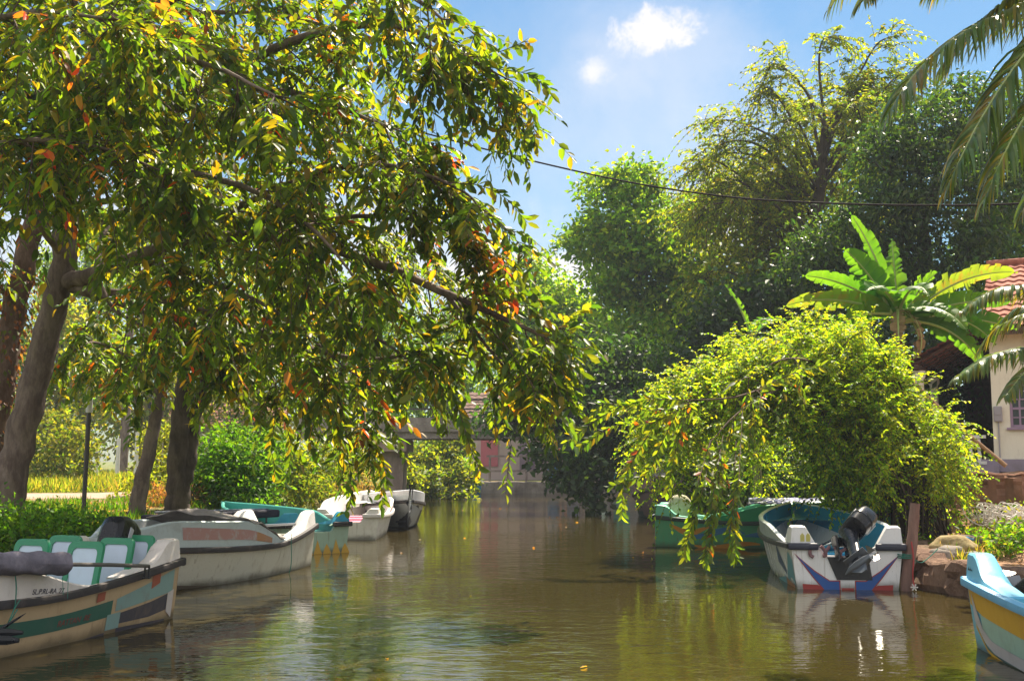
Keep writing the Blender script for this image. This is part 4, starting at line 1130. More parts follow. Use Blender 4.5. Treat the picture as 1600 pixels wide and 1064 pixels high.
o = mb.build('marker_post', [BARK_DARK, P_('orange_tape', (.75, .25, .02), .5, .2)], loc=(4.75, 31.3, .86)); tag(o, 'short post with orange band on the ribbed wall by the brown boat', 'post')

# --- right front: sky blue and yellow boat ------------------------------------------------------------------------------
b9 = Boat('lagoon_boat', 'sky blue and yellow boat entering at the lower right corner', (4.57, 9.62), (-.04, -.999), 5.6, 1.55,
          P_('aqua_hull', (.13, .40, .52), .4, .3, (.28, .30, .26), 2.5), P_('sky_liner', (.13, .42, .60), .35, .3), bul=P_('sky_blue', (.13, .42, .62), .35, .25, (.10, .22, .30), 3),
          block=P_('sky_blue_light', (.17, .48, .66), .3, .22, (.12, .30, .40), 3), rail=P_('sky_rail', (.12, .36, .58), .4, .35, (.05, .10, .16), 4), zs0=.56, zmid=.50, bulH=.10, bul0=.3, blockh=.22)
YEL = P_('boat_yellow', (.58, .33, .02), .4, .35, (.45, .20, .04), 3); LAV = P_('pale_lilac', (.45, .43, .45), .4, .3); MIN = P_('mint_band', (.30, .47, .40), .4, .3)
b9.band(-1, [(.005, .80), (.06, .74), (.30, .70)], [(.005, .995), (.06, .995), (.30, .995)], YEL)
b9.band(-1, [(.05, .60), (.09, .54), (.4, .50)], [(.05, .745), (.09, .735), (.4, .68)], MIN)
b9.band(-1, [(.018, .66), (.05, .50), (.09, .43), (.4, .38)], [(.018, .92), (.05, .62), (.09, .54), (.4, .50)], LAV, off=.006)
b9.band(-1, [(.02, .60), (.06, .41), (.12, .36), (.4, .33)], [(.02, .64), (.06, .44), (.12, .40), (.4, .37)], YEL, n=20, off=.005)
b9.finish()
for k, (dx, hgt, ln) in enumerate(((0, .035, .035), (.04, .03, .03), (.075, .018, .03))):
    lm = MB(); lm.add([(dx + .07, -(b9.b(.02) + .004), b9.zs0 + .10), (dx + .07 + ln, -(b9.b(.02) + .004), b9.zs0 + .10), (dx + .07 + ln * .5, -(b9.b(.02) + .002), b9.zs0 + .10 + hgt)], [(0, 1, 2)])
    lm.build('emblem', MOTORBLK, b9.root)
outboard(b9.root, (.02, .12, .52), R(60), R(12), label='black motor tilted over the blue stern')

# black paddle blades at the left edge, over the beige hull
o0 = at(-120, 985, 8.25); t = tag(empty('paddle', o0), 'black paddle blades poking in at the left edge over the beige hull', 'paddle')
for (p0, p1, w0_, w1_) in (((-120, 985, 8.25), (36, 988, 8.75), .05, .075), ((-120, 1000, 8.25), (30, 1000, 8.7), .06, .09), ((-10, 990, 8.6), (40, 958, 8.85), .05, .012)):
    a_, b_ = at(*p0) - o0, at(*p1) - o0; mb = MB(); n = 8; rows = []
    for i in range(n + 1):
        u = i / n; w = (w0_ + (w1_ - w0_) * u) * (1 if u < .85 else 1 - (u - .85) * 4); q = a_.lerp(b_, u); rows.append([q + Vector((.0, -.012 * math.cos(k * math.pi / 3), w * .5 * math.sin(k * math.pi / 3) + .0)) for k in range(7)])
    mb.grid(rows); mb.add(rows[-1][:6], [tuple(range(6))]); mb.build('blade', MOTORBLK, t, smooth=True, angle=50)
# ------------------------------------------------------------------ trees over the left bank
def shoot_leaves(lv, tw, C, leaf_l, leaf_w, pal, w, gap=.028):
    """one leafy shoot: leaves in two ranks straight on the shoot"""
    C = np.array(smooth_path(C, 10)); seg = np.concatenate([[0], np.cumsum(np.linalg.norm(np.diff(C, axis=0), axis=1))]); n = int(seg[-1] / gap)
    s = np.linspace(.06, 1, n) * seg[-1]; P = np.stack([np.interp(s, seg, C[:, k]) for k in range(3)], 1); T = nrm(np.gradient(P, axis=0))
    side = np.cross(T, np.array([.25, 1.0, .1])); side = nrm(side + rng.normal(0, .35, (n, 3))); alt = np.where(np.arange(n) % 2 == 0, 1.0, -1.0)[:, None]
    D_ = nrm(T * .8 + side * alt * .75 + rng.normal(0, .25, (n, 3)) + [0, 0, -.35]); N_ = nrm(np.cross(D_, T) * alt + rng.normal(0, .5, (n, 3)))
    lv.add(P, D_, N_, leaf_l * rng.uniform(.7, 1.1, n), leaf_w * rng.uniform(.8, 1.2, n), pick_tint(n, pal, w))
    q = np.linspace(0, len(C) - 1, 12).astype(int); tw.add(C[q][None], np.array([.008]), np.array([.003]))

def limb_tree(name, label, cat, base, trunk, r0, limbs, bark, leaf, pal, w, leaf_l=.17, leaf_w=.055, per=12, sec_step=.16, tw_per=7,
              sec_len=(.6, 1.5), droop=.42, group=None, shoots=()):
    """tree of explicit limbs; leafy twigs grow along side branches of every limb"""
    base = Vector(base); t = tag(empty(name, base), label, cat, group)
    L = [([Vector(p) - base for p in trunk], r0, r0 * .5)] if trunk else []
    lv, tw = Leaves(), Twigs()
    for pts, ra, rb, dens in limbs:
        P = [Vector(p) - base for p in pts]; L.append((P, ra, rb))
        C = np.array(smooth_path(P, 14)); seg = np.linalg.norm(np.diff(C, axis=0), axis=1); cum = np.concatenate([[0], np.cumsum(seg)])
        n = max(2, int(cum[-1] / sec_step * dens)); s = np.sort(rng.uniform(.12 * cum[-1], cum[-1], n))
        s = np.concatenate([s, np.full(max(2, int(3 * dens)), cum[-1])]); n = len(s)
        st = np.stack([np.interp(s, cum, C[:, k]) for k in range(3)], 1)
        ta = np.stack([np.interp(np.minimum(s + .15, cum[-1]), cum, C[:, k]) - np.interp(np.maximum(s - .15, 0), cum, C[:, k]) for k in range(3)], 1); ta = nrm(ta)
        d = nrm(ta * .75 + rnd_dir(n) * .75 + np.array([0, 0, .05])); ln = rng.uniform(*sec_len, n) * (1 - .62 * s / cum[-1])
        dr = np.full(n, droop) * rng.uniform(.4, 1.5, n)
        A = arcs(st, d, ln, dr, 6); tw.add(A, np.full(n, .012), np.full(n, .004))
        # twigs
        q = rng.uniform(.25, 1.0, (n, tw_per)); q[:, 0] = 1.0
        ts = st[:, None] + d[:, None] * (ln[:, None] * q)[..., None]; ts[..., 2] -= (dr * ln)[:, None] * q ** 2
        tt = np.repeat(d[:, None], tw_per, 1).copy(); tt[..., 2] -= 2 * dr[:, None] * q; tt = nrm(tt)
        td = nrm(tt * .8 + rng.normal(0, .45, (n, tw_per, 3)) + np.array([0, 0, -.12]))
        m = n * tw_per
        twig_foliage(lv, tw, ts.reshape(-1, 3), td.reshape(-1, 3), rng.uniform(.28, .62, m), rng.uniform(.15, .55, m), per, leaf_l, leaf_w, pal, w)
    for C in shoots: shoot_leaves(lv, tw, [Vector(p) - base for p in C], leaf_l, leaf_w, pal, w)
    limb_mesh('trunk', L, bark, t, 10)
    tw.build('branches', TWIG, t); lv.build('crown', leaf, t, hi=True)
    print(label, 'leaves', sum(len(x) for x in lv.P))
    return t

def lm(seq, ra, rb, dens=1.0): return ([tuple(at(*p)) for p in seq], ra, rb, dens)
WA = [.37, .33, .18, .11, .007, .002]
SH = lambda *q: [at(*p) for p in q]
SHOOTS = [SH((740, 100, 11), (790, 110, 11), (830, 118, 11), (862, 148, 11)), SH((760, 110, 11), (800, 150, 11), (830, 175, 11), (836, 225, 11)), SH((720, 90, 11), (770, 85, 11), (822, 65, 11), (828, 75, 11)),
          SH((700, 120, 11.2), (740, 160, 11.2), (760, 200, 11.2)), SH((690, 110, 11.3), (715, 160, 11.3), (722, 210, 11.3)), SH((620, 200, 11.5), (660, 215, 11.5), (672, 255, 11.5)),
          SH((700, 285, 11.2), (750, 290, 11.1), (790, 310, 11.1), (824, 348, 11.1)), SH((700, 300, 11.2), (745, 330, 11.1), (785, 355, 11.1), (802, 385, 11.1)), SH((690, 290, 11.4), (715, 330, 11.4), (722, 370, 11.4)),
          SH((830, 515, 11.8), (870, 535, 11.8), (905, 545, 11.8), (922, 560, 11.8)), SH((820, 520, 11.8), (850, 560, 11.8), (875, 580, 11.8), (900, 610, 11.8)), SH((780, 490, 11.9), (800, 540, 11.9), (815, 590, 11.9), (812, 640, 11.9)),
          SH((700, 600, 12.2), (720, 650, 12.2), (735, 700, 12.2), (750, 735, 12.2)), SH((560, 620, 13.4), (580, 680, 13.3), (600, 730, 13.3), (606, 760, 13.3)),
          SH((440, 640, 14.5), (455, 700, 14.5), (445, 760, 14.5)), SH((430, 640, 14.6), (425, 700, 14.6), (430, 740, 14.6)), SH((520, 640, 13.6), (545, 720, 13.6), (548, 780, 13.6), (540, 800, 13.6)), SH((560, 650, 13.5), (590, 720, 13.4), (598, 790, 13.4)),
          SH((760, 580, 12.4), (790, 630, 12.4), (820, 660, 12.4)), SH((720, 450, 12), (770, 455, 12), (820, 462, 12), (850, 470, 12))]
bA = at(12, 800, 15.6); bA.z = gz(bA.x, bA.y) - .05
trA = [bA, at(18, 740, 15.6), at(48, 620, 15.7), at(78, 500, 15.8), at(100, 400, 15.8), at(112, 260, 15.6), at(150, 90, 15.2), at(210, -120, 14.5)]
limb_tree('canopy_tree', 'big leaning tree with smooth pale trunk and wide canopy hanging over the water', 'tree', bA, trA, .255, [
    lm([(100, 440, 15.8), (150, 428, 15.5), (215, 402, 14.8), (290, 375, 14.0), (430, 370, 13.2), (570, 405, 12.6), (690, 455, 12.1), (780, 495, 11.9), (850, 525, 11.8)], .13, .02, 1.0),
    lm([(110, 450, 15.8), (250, 468, 15.2), (400, 515, 14.6), (550, 560, 13.8), (660, 550, 13.0), (730, 555, 12.6)], .07, .012, .7),
    lm([(110, 452, 15.8), (240, 490, 15.6), (340, 525, 15.2), (400, 555, 14.8), (428, 595, 14.5)], .055, .01, .9),
    lm([(104, 300, 15.6), (200, 230, 14.4), (330, 130, 13.0), (470, 60, 12.0), (610, 40, 11.4), (700, 75, 11.1), (775, 115, 11.0)], .10, .012, 1.35),
    lm([(330, 130, 13.0), (480, 150, 12.2), (570, 185, 11.8), (625, 205, 11.6)], .05, .01, 1.0),
    lm([(290, 370, 14.0), (400, 310, 13.2), (520, 265, 12.4), (600, 258, 11.8), (670, 275, 11.4), (725, 300, 11.2), (750, 325, 11.1)], .05, .008, .85),
    lm([(430, 370, 13.2), (540, 340, 12.4), (650, 345, 12.0), (730, 375, 11.8)], .045, .008, 1.0),
    lm([(150, 90, 15.2), (280, -10, 12.6), (440, -50, 11.2), (590, -30, 10.6), (650, 0, 10.4), (690, 30, 10.4)], .09, .012, .95),
    lm([(120, 200, 15.4), (160, 130, 12.6), (220, 90, 11.0), (320, 100, 10.2), (430, 150, 9.8)], .07, .012, 1.3),
    lm([(112, 260, 15.6), (40, 150, 13.2), (-40, 60, 11.5), (40, 20, 10.0), (170, 30, 9.2)], .08, .012, 1.4),
    lm([(150, 90, 15.2), (90, -60, 14.2), (60, -160, 13.6), (170, -190, 13.2), (300, -170, 13)], .07, .01, 1.3),  # unseen limb above the frame, added to shade the upper-left leaves
    lm([(150, 90, 15.2), (220, -40, 15.6), (270, -150, 16.2), (340, -230, 16.4)], .07, .01, 1.3),  # second limb out of view, added for shade on the crown below
    lm([(110, 300, 15.7), (60, 230, 14.6), (80, 130, 13.8), (170, 100, 13.2), (290, 190, 12.9)], .06, .01, 1.3),
    lm([(100, 400, 15.8), (20, 300, 14.2), (-60, 250, 12.6), (30, 220, 11.4), (150, 230, 10.8), (260, 270, 10.5)], .07, .01, 1.35),
    lm([(200, 230, 14.4), (300, 270, 12.8), (400, 300, 11.8), (490, 360, 11.2), (560, 440, 10.9)], .06, .01, 1.0),
    lm([(430, 370, 13.2), (480, 450, 12.8), (560, 510, 12.5), (615, 545, 12.2), (645, 570, 12.1)], .05, .008, .7),
    lm([(400, 515, 14.6), (470, 580, 14.0), (535, 610, 13.6), (570, 640, 13.4)], .04, .007, .7),
    lm([(215, 402, 14.8), (330, 440, 13.4), (420, 480, 12.6), (500, 540, 12.2), (545, 580, 12.0)], .04, .008, .7),
    lm([(290, 375, 14.0), (360, 330, 15.4), (440, 340, 16.6), (540, 380, 17.4), (640, 420, 18.0), (720, 440, 18.4)], .05, .01, 1.0),
    lm([(150, 428, 15.5), (170, 350, 17.5), (240, 300, 19), (330, 250, 20), (420, 200, 20.5)], .05, .01, .7),
    lm([(150, 428, 15.5), (180, 485, 15.2), (250, 520, 15.0), (320, 545, 14.6)], .04, .008, .9),
    lm([(600, 190, 11.8), (610, 220, 11.6), (630, 260, 11.5)], .02, .006, .9),
    lm([(700, 462, 12.1), (760, 540, 12.0), (785, 570, 12.0), (805, 590, 12.0)], .025, .006, .9),
], BARK, LEAF_GLOSSY, GREEN_A, WA, .158, .062, 13, .195, 6, shoots=SHOOTS)

bB = at(-28, 790, 17.5); bB.z = gz(bB.x, bB.y) - .05
limb_tree('canopy_tree', 'reddish ivy covered trunk at the far left edge behind the big leaning tree', 'tree', bB,
          [bB, at(-20, 700, 17.5), at(5, 580, 17.4), at(22, 480, 17.4), at(45, 380, 17.2), at(70, 250, 17), at(60, 60, 17)], .27, [
    lm([(45, 380, 17.2), (100, 330, 17.6), (200, 310, 18), (320, 300, 18.4), (430, 330, 18.8), (520, 300, 19)], .08, .012, .8),
    lm([(22, 480, 17.4), (-20, 420, 17), (-60, 350, 16)], .06, .012, .7),
    lm([(60, 60, 17), (180, 30, 17), (320, 20, 16.5), (470, 30, 16), (600, 90, 15.5)], .08, .01, .9),
    lm([(70, 250, 17), (160, 180, 17.5), (280, 160, 18), (400, 150, 18.2), (520, 180, 18.4), (620, 240, 18.4)], .07, .01, .9),
], BARK_RED, LEAF_GLOSSY, GREEN_A, WA, .165, .066, 12, .16, 6, (.6, 1.3))
# creeper on that trunk
lv = Leaves(); n = 700; u = rng.uniform(0, 1, n); C = np.array(smooth_path([at(-25, 720, 17.4), at(0, 600, 17.3), at(18, 500, 17.3), at(36, 420, 17.1)], 8))
k = (u * (len(C) - 1)).astype(int); dr_ = rnd_dir(n); dr_[:, 2] *= .2; dr_ = nrm(dr_)
P = C[k] + dr_ * rng.uniform(.2, .36, (n, 1)) + rng.normal(0, .08, (n, 3)) * [0, 0, 1]
lv.add(P, nrm(dr_ * .5 + [0, 0, -.8] + rnd_dir(n) * .4), dr_, rng.uniform(.06, .12, n), rng.uniform(.04, .07, n), pick_tint(n, [(.13, .05, .045), (.07, .09, .03), (.20, .09, .06)], [.5, .3, .2]))
tag(lv.build('creeper', LEAF_SOFT), 'dark reddish creeper clinging to the trunk at the left edge', 'creeper')

bC = at(212, 806, 20.5); bC.z = gz(bC.x, bC.y) - .05
limb_tree('canopy_tree', 'slim leaning trunk between the dark pole and the double trunk', 'tree', bC,
          [bC, at(222, 750, 20.5), at(236, 690, 20.6), at(250, 620, 20.7), at(268, 520, 20.8), at(275, 400, 20.8)], .165, [
    lm([(250, 620, 20.7), (200, 560, 20), (150, 535, 19), (120, 545, 18.5)], .05, .01, 1.0),
    lm([(268, 520, 20.8), (200, 480, 20.5), (140, 500, 19.8)], .05, .01, 1.0),
    lm([(268, 520, 20.8), (320, 480, 20), (390, 490, 19), (430, 520, 18.4)], .05, .01, 1.0),
    lm([(275, 400, 20.8), (220, 360, 21), (160, 400, 21)], .05, .01, .8),
    lm([(275, 400, 20.8), (340, 400, 21), (420, 430, 21), (500, 470, 20.6)], .05, .01, .9),
], BARK, LEAF_GLOSSY, GREEN_A, WA, .165, .068, 12, .21, 6, (.5, 1.15))
bD = at(276, 792, 22.5); bD.z = gz(bD.x, bD.y) - .05
limb_tree('canopy_tree', 'rugged double trunked tree behind the dark folded canopy', 'tree', bD,
          [bD, at(277, 760, 22.5), at(279, 700, 22.5), at(282, 640, 22.5), at(290, 560, 22.5), at(300, 440, 22.5)], .27, [
    lm([(280, 770, 22.5), (296, 720, 22.6), (304, 660, 22.7), (322, 590, 22.8), (350, 500, 23)], .19, .07, .0),
    lm([(322, 590, 22.8), (390, 530, 22), (460, 545, 21), (520, 590, 20)], .05, .01, 1.0),
    lm([(350, 500, 23), (430, 470, 22.5), (520, 500, 22), (580, 540, 21.5), (610, 590, 21)], .05, .01, 1.0),
    lm([(350, 500, 23), (420, 400, 23), (500, 350, 23), (590, 360, 23), (660, 400, 23)], .05, .01, .9),
    lm([(290, 560, 22.5), (240, 520, 22), (190, 540, 21.5), (160, 560, 21)], .05, .01, .9),
    lm([(300, 440, 22.5), (240, 380, 23), (170, 340, 23.5)], .05, .01, .8),
], BARK_DARK, LEAF_GLOSSY, GREEN_A, WA, .165, .068, 12, .21, 6, (.5, 1.15))

# branch tree on the right bank with the three hanging sprays
bE = Vector((7.0, 19.6, 0)); bE.z = gz(7.2, 19.6) - .05
SV = lambda *q: [at(p[0], p[1] - 6 * max(0, (p[1] - 700) / 180), p[2] - 1.3 * min(1, max(0, (p[1] - 640) / 120))) for p in q]
GREEN_E = [(.085, .15, .016), (.12, .18, .018), (.055, .11, .016), (.20, .20, .02), (.36, .09, .02)]
limb_tree('drooping_tree', 'slender tree by the bright bush whose long leafy sprays hang to the water', 'tree', bE,
          [bE, Vector((6.7, 19.5, 1.6)), at(1330, 600, 19.2), at(1290, 570, 18.6)], .05, [
    lm([(1330, 600, 19.2), (1240, 595, 18), (1150, 620, 16.3), (1080, 625, 16.2)], .03, .008, .25),
    lm([(1240, 595, 18), (1160, 640, 16.6), (1110, 690, 16.0)], .022, .008, .3),
    lm([(1290, 570, 18.6), (1230, 560, 16.4), (1170, 590, 16.2)], .02, .006, .3),
], TWIG, LEAF_GLOSSY, GREEN_E, [.3, .35, .2, .12, .02], .15, .055, 9, .2, 3, (.18, .42), .5, shoots=[
    SV((1110, 690, 16), (1090, 760, 16), (1080, 820, 15.95), (1070, 875, 15.95)), SV((1130, 680, 16), (1115, 770, 15.9), (1108, 830, 15.9), (1100, 884, 15.85)), SV((1160, 640, 16.2), (1155, 740, 16), (1150, 810, 15.9), (1148, 878, 15.85)),
    SV((1110, 700, 16.1), (1100, 760, 16.0), (1085, 815, 15.9), (1066, 868, 15.9)), SV((1125, 690, 16.0), (1122, 780, 15.9), (1112, 840, 15.88), (1104, 880, 15.86)), SV((1150, 690, 16.0), (1146, 790, 15.9), (1140, 845, 15.88), (1150, 880, 15.86)),
    SH((1080, 625, 16.2), (1010, 625, 16.2), (950, 645, 16.2), (885, 690, 16.2)), SH((1080, 630, 16.2), (1020, 660, 16.2), (960, 665, 16.2), (905, 700, 16.2)), SH((1040, 640, 16.2), (1000, 700, 16.2), (975, 750, 16.2), (972, 805, 16.2)),
    SH((1060, 640, 16.2), (1030, 700, 16.2), (1010, 740, 16.2), (955, 760, 16.2)), SH((1070, 650, 16.1), (1055, 710, 16.1), (1042, 770, 16.1)), SH((1080, 640, 16.2), (1060, 680, 16.2), (1050, 730, 16.2)), SH((1050, 640, 16.2), (1000, 640, 16.2), (945, 630, 16.2), (925, 650, 16.2)),
    SH((1180, 610, 16.2), (1235, 585, 16.2), (1290, 570, 16.2)), SV((1120, 690, 16.0), (1130, 740, 16), (1125, 800, 15.95))])

# ------------------------------------------------------------------ bright bush on the right bank
def arching_bush(name, label, root, stems, pal, w, n_leaf, leaf_l, leaf_w, mat):
    root = Vector(root); t = tag(empty(name, root), label, 'bush'); L = []; lv, tw = Leaves(), Twigs()
    for pts, dens in stems:
        P = [Vector(p) - root for p in pts]; L.append((P, .02, .005))
        C = np.array(smooth_path(P, 14)); m = len(C)
        n = int(n_leaf * dens)
        k = (rng.uniform(.30, 1, n) ** .8 * (m - 1)).astype(int); st = C[k] + rng.normal(0, .13, (n, 3))
        ta = nrm(C[np.minimum(k + 1, m - 1)] - C[np.maximum(k - 1, 0)])
        d = nrm(ta * .5 + rnd_dir(n) * .8 + np.array([0, 0, .34]))
        twig_foliage(lv, tw, st, d, rng.uniform(.25, .7, n), rng.uniform(.1, .6, n), 18, leaf_l, leaf_w, pal, w, .004, .9, .3)
    limb_mesh('trunk', L, BARK_DARK, t, 6); tw.build('branches', TWIG, t); lv.build('crown', mat, t)
    print(label, 'leaves', sum(len(x) for x in lv.P)); return t
BR = [(.27, .36, .022), (.15, .26, .02), (.34, .37, .022), (.055, .13, .018)]
stems = []
for k in range(64):
    ang = rng.uniform(-math.pi, math.pi); rr = math.sqrt(rng.uniform(.0, 1.0))
    ox, oy = math.cos(ang) * rr, math.sin(ang) * rr
    bx, by = 5.5 + .5 * rng.uniform(-.6, 1.0), 18.4 + rng.uniform(-.8, 1.2)
    if bx < np.interp(by, XR_Y, XR_X) + .25: bx = float(np.interp(by, XR_Y, XR_X)) + .25 + .5 * rng.uniform()
    top = 3.42 + .2 * rng.normal() - .75 * rr * rr + (.45 if k % 8 == 0 else 0)
    cx, cy = 4.35 + ox * 1.95, 18.6 + oy * 1.7
    z0 = gz(bx, by) - .03
    apex = Vector((bx + (cx - bx) * .62, by + (cy - by) * .62, top))
    tip = Vector((cx + ox * .5, cy + oy * .5, top - .35 - .95 * rr + .2 * rng.normal()))
    stems.append(([Vector((bx, by, z0)), Vector((bx + (cx - bx) * .2, by + (cy - by) * .2, top * .62)), apex, Vector((cx, cy, top - .12 - .4 * rr)), tip], 1.0))
for k in range(40):
    bx, by = 5.6 + rng.uniform(-.4, .5), 18.1 + rng.uniform(-.9, 1.2)
    bx = max(bx, float(np.interp(by, XR_Y, XR_X)) + .3); an = rng.uniform(0, 6.28); e = Vector((bx - .55 + .75 * math.cos(an), by + .9 * math.sin(an), rng.uniform(1.3, 2.4)))
    s0 = Vector((bx, by, gz(bx, by) - .03)); stems.append(([s0, s0.lerp(e, .5) + Vector((0, 0, .25)), e, e + Vector((.3 * math.cos(an), .3 * math.sin(an), -.45))], .45))
arching_bush('arching_bush', 'large bright yellow green bush arching over the right bank and the moored boats', (5.9, 18.6, .36), stems, BR, [.36, .32, .18, .14], 110, .072, .046, LEAF_BRIGHT)
stems = []
for k in range(18):
    bx, by = 6.2 + rng.uniform(-.2, .1), 17.7 + rng.uniform(-.5, .8); ex, ey = 5.4 + rng.uniform(-.6, .3), 17.8 + rng.uniform(-.9, .9); tp = 2.5 + rng.normal() * .25
    stems.append(([Vector((bx, by, gz(bx, by))), Vector((bx, by, 1.4)), Vector(((bx + ex) / 2, (by + ey) / 2, tp)), Vector((ex, ey, tp - .5)), Vector((ex * 1.02, ey, tp - 1.2))], 1.0))
arching_bush('arching_bush', 'smaller green bush at the right end of the bright bush near the leaning bamboo', (6.2, 17.7, .4), stems, BR, [.25, .4, .05, .3], 46, .08, .045, LEAF_BRIGHT)

# ------------------------------------------------------------------ trees of the right bank and the far end
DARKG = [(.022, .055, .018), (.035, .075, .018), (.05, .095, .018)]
MIDG = [(.07, .16, .018), (.13, .23, .02), (.20, .28, .024)]
YELG = [(.14, .19, .02), (.20, .23, .022), (.09, .15, .018), (.24, .21, .03)]
def root_at(x, y): return (x, y, gz(x, y) - .1)
blob_tree('broadleaf_tree', 'tall rounded bright green tree standing against the sky right of the canal', 'tree', root_at(8.6, 47),
          [at(1062, 610, 47), at(1050, 520, 46.5), at(1030, 430, 46)], .32,
          [blob(990, 292, 45, 42, 40), blob(935, 300, 46, 34, 26), blob(925, 375, 45, 38, 45), blob(1000, 375, 44, 55, 55), blob(1070, 345, 46, 40, 40), blob(1085, 420, 45, 40, 50), blob(950, 445, 44, 42, 40), blob(1030, 465, 45, 55, 45), blob(1000, 530, 44, 60, 40), blob(1080, 520, 46, 45, 50)],
          19000, .29, .185, MIDG, [.4, .4, .2], LEAF_SOFT, BARK_DARK, None, 26, .36)
blob_tree('broadleaf_tree', 'sunlit green tree at the far end of the canal below the small horizon cloud', 'tree', root_at(3.5, 56),
          [at(868, 640, 56), at(855, 540, 55)], .3,
          [blob(830, 425, 55, 36, 24), blob(800, 460, 54, 38, 26), blob(870, 470, 54, 45, 36), blob(920, 510, 55, 46, 44), blob(830, 520, 53, 55, 44), blob(780, 530, 55, 40, 44), blob(880, 560, 53, 60, 40)],
          15000, .29, .185, MIDG, [.3, .4, .3], LEAF_SOFT, BARK_DARK, None, 24, .4)
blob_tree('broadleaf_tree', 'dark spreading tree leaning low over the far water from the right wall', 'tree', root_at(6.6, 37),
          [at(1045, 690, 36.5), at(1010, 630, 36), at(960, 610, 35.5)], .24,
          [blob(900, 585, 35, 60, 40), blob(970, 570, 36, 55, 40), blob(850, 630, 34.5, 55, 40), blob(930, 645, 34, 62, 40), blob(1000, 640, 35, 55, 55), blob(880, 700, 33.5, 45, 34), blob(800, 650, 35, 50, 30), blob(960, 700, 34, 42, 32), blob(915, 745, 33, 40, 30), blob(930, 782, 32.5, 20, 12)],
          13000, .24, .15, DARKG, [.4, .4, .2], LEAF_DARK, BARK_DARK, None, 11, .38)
# feathery tree: arching boughs with fine leaflets
def feathery(label, base, trunk, r0, boughs, n_tw, leaf, pal, w, name='feathery_tree'):
    base = Vector(base); t = tag(empty(name, base), label, 'tree'); L = [([Vector(p) - base for p in [base] + trunk], r0, r0 * .4)]; lv, tw = Leaves(), Twigs()
    for pts, dens in boughs:
        P = [Vector(p) - base for p in pts]; L.append((P, r0 * .17, .015)); C = np.array(smooth_path(P, 12)); m = len(C); n = int(n_tw * dens)
        k = (rng.uniform(.2, 1, n) * (m - 1)).astype(int); ta = nrm(C[np.minimum(k + 1, m - 1)] - C[np.maximum(k - 1, 0)])
        d = nrm(ta * .7 + rnd_dir(n) * .75 + np.array([0, 0, .15]))
        st = C[k] + rng.normal(0, .25, (n, 3)) * np.linspace(1, .4, 2)[(k > m * .7).astype(int)][:, None]
        twig_foliage(lv, tw, st, d, rng.uniform(.7, 1.7, n), rng.uniform(.25, .75, n), 16, leaf, leaf * .5, pal, w, .012, 1.0, .35)
    limb_mesh('trunk', L, BARK_DARK, t, 7); tw.build('branches', BARK_DARK, t); lv.build('crown', LEAF_SOFT, t)
    print(label, 'leaves', sum(len(x) for x in lv.P))
D = 38
FB = []
for k in range(44):
    px, py = rng.uniform(1070, 1420), rng.uniform(110, 560)
    if py < 60 + .75 * max(0, 1290 - px): py = 60 + .75 * max(0, 1290 - px) + rng.uniform(20, 160)
    dd = D + rng.uniform(-3, 3); sy = min(560, py + rng.uniform(60, 160))
    FB.append(([at(1280 + rng.normal() * 8, sy, D), at(1280 + (px - 1280) * .5, (sy + py) / 2 - 40, (D + dd) / 2), at(1280 + (px - 1280) * .85, py - 12, dd), at(px, py + 12, dd)], 1.0))
feathery('tall feathery olive tree with arching drooping boughs behind the banana plant', root_at(11.5, 39), [at(1300, 560, D), at(1270, 420, D), at(1280, 300, D), at(1290, 200, D)], .38, [
    ([at(1280, 300, D), at(1230, 230, D - 1), at(1150, 190, D - 1.5), at(1095, 195, D - 2)], 1.0),
    ([at(1280, 300, D), at(1200, 250, D), at(1130, 240, D), at(1075, 265, D)], 1.0),
    ([at(1290, 200, D), at(1250, 130, D), at(1210, 100, D), at(1195, 125, D)], .9),
    ([at(1290, 200, D), at(1280, 110, D), at(1285, 65, D), at(1310, 60, D)], .9),
    ([at(1290, 200, D), at(1340, 120, D), at(1370, 70, D), at(1400, 55, D)], .9),
    ([at(1280, 300, D), at(1350, 200, D), at(1390, 130, D), at(1430, 110, D)], 1.0),
    ([at(1270, 420, D), at(1190, 350, D - 1), at(1110, 330, D - 1), at(1050, 350, D - 1)], 1.1),
    ([at(1270, 420, D), at(1180, 400, D), at(1110, 420, D), at(1080, 480, D)], 1.1),
    ([at(1270, 420, D), at(1220, 330, D - 2), at(1180, 300, D - 2.5), at(1150, 320, D - 3)], 1.0),
    ([at(1270, 420, D), at(1250, 300, D + 1), at(1240, 200, D + 1), at(1220, 160, D + 1)], 1.0),
    ([at(1270, 420, D), at(1330, 330, D), at(1350, 270, D), at(1380, 260, D)], 1.0),
    ([at(1300, 560, D), at(1230, 480, D), at(1160, 470, D), at(1120, 520, D)], 1.2),
    ([at(1300, 560, D), at(1250, 500, D), at(1200, 540, D), at(1160, 600, D)], 1.2),
    ([at(1280, 300, D), at(1310, 230, D + 1), at(1330, 170, D + 1), at(1320, 140, D + 1)], 1.0),
] + FB, 50, .20, YELG, [.40, .24, .32, .04])
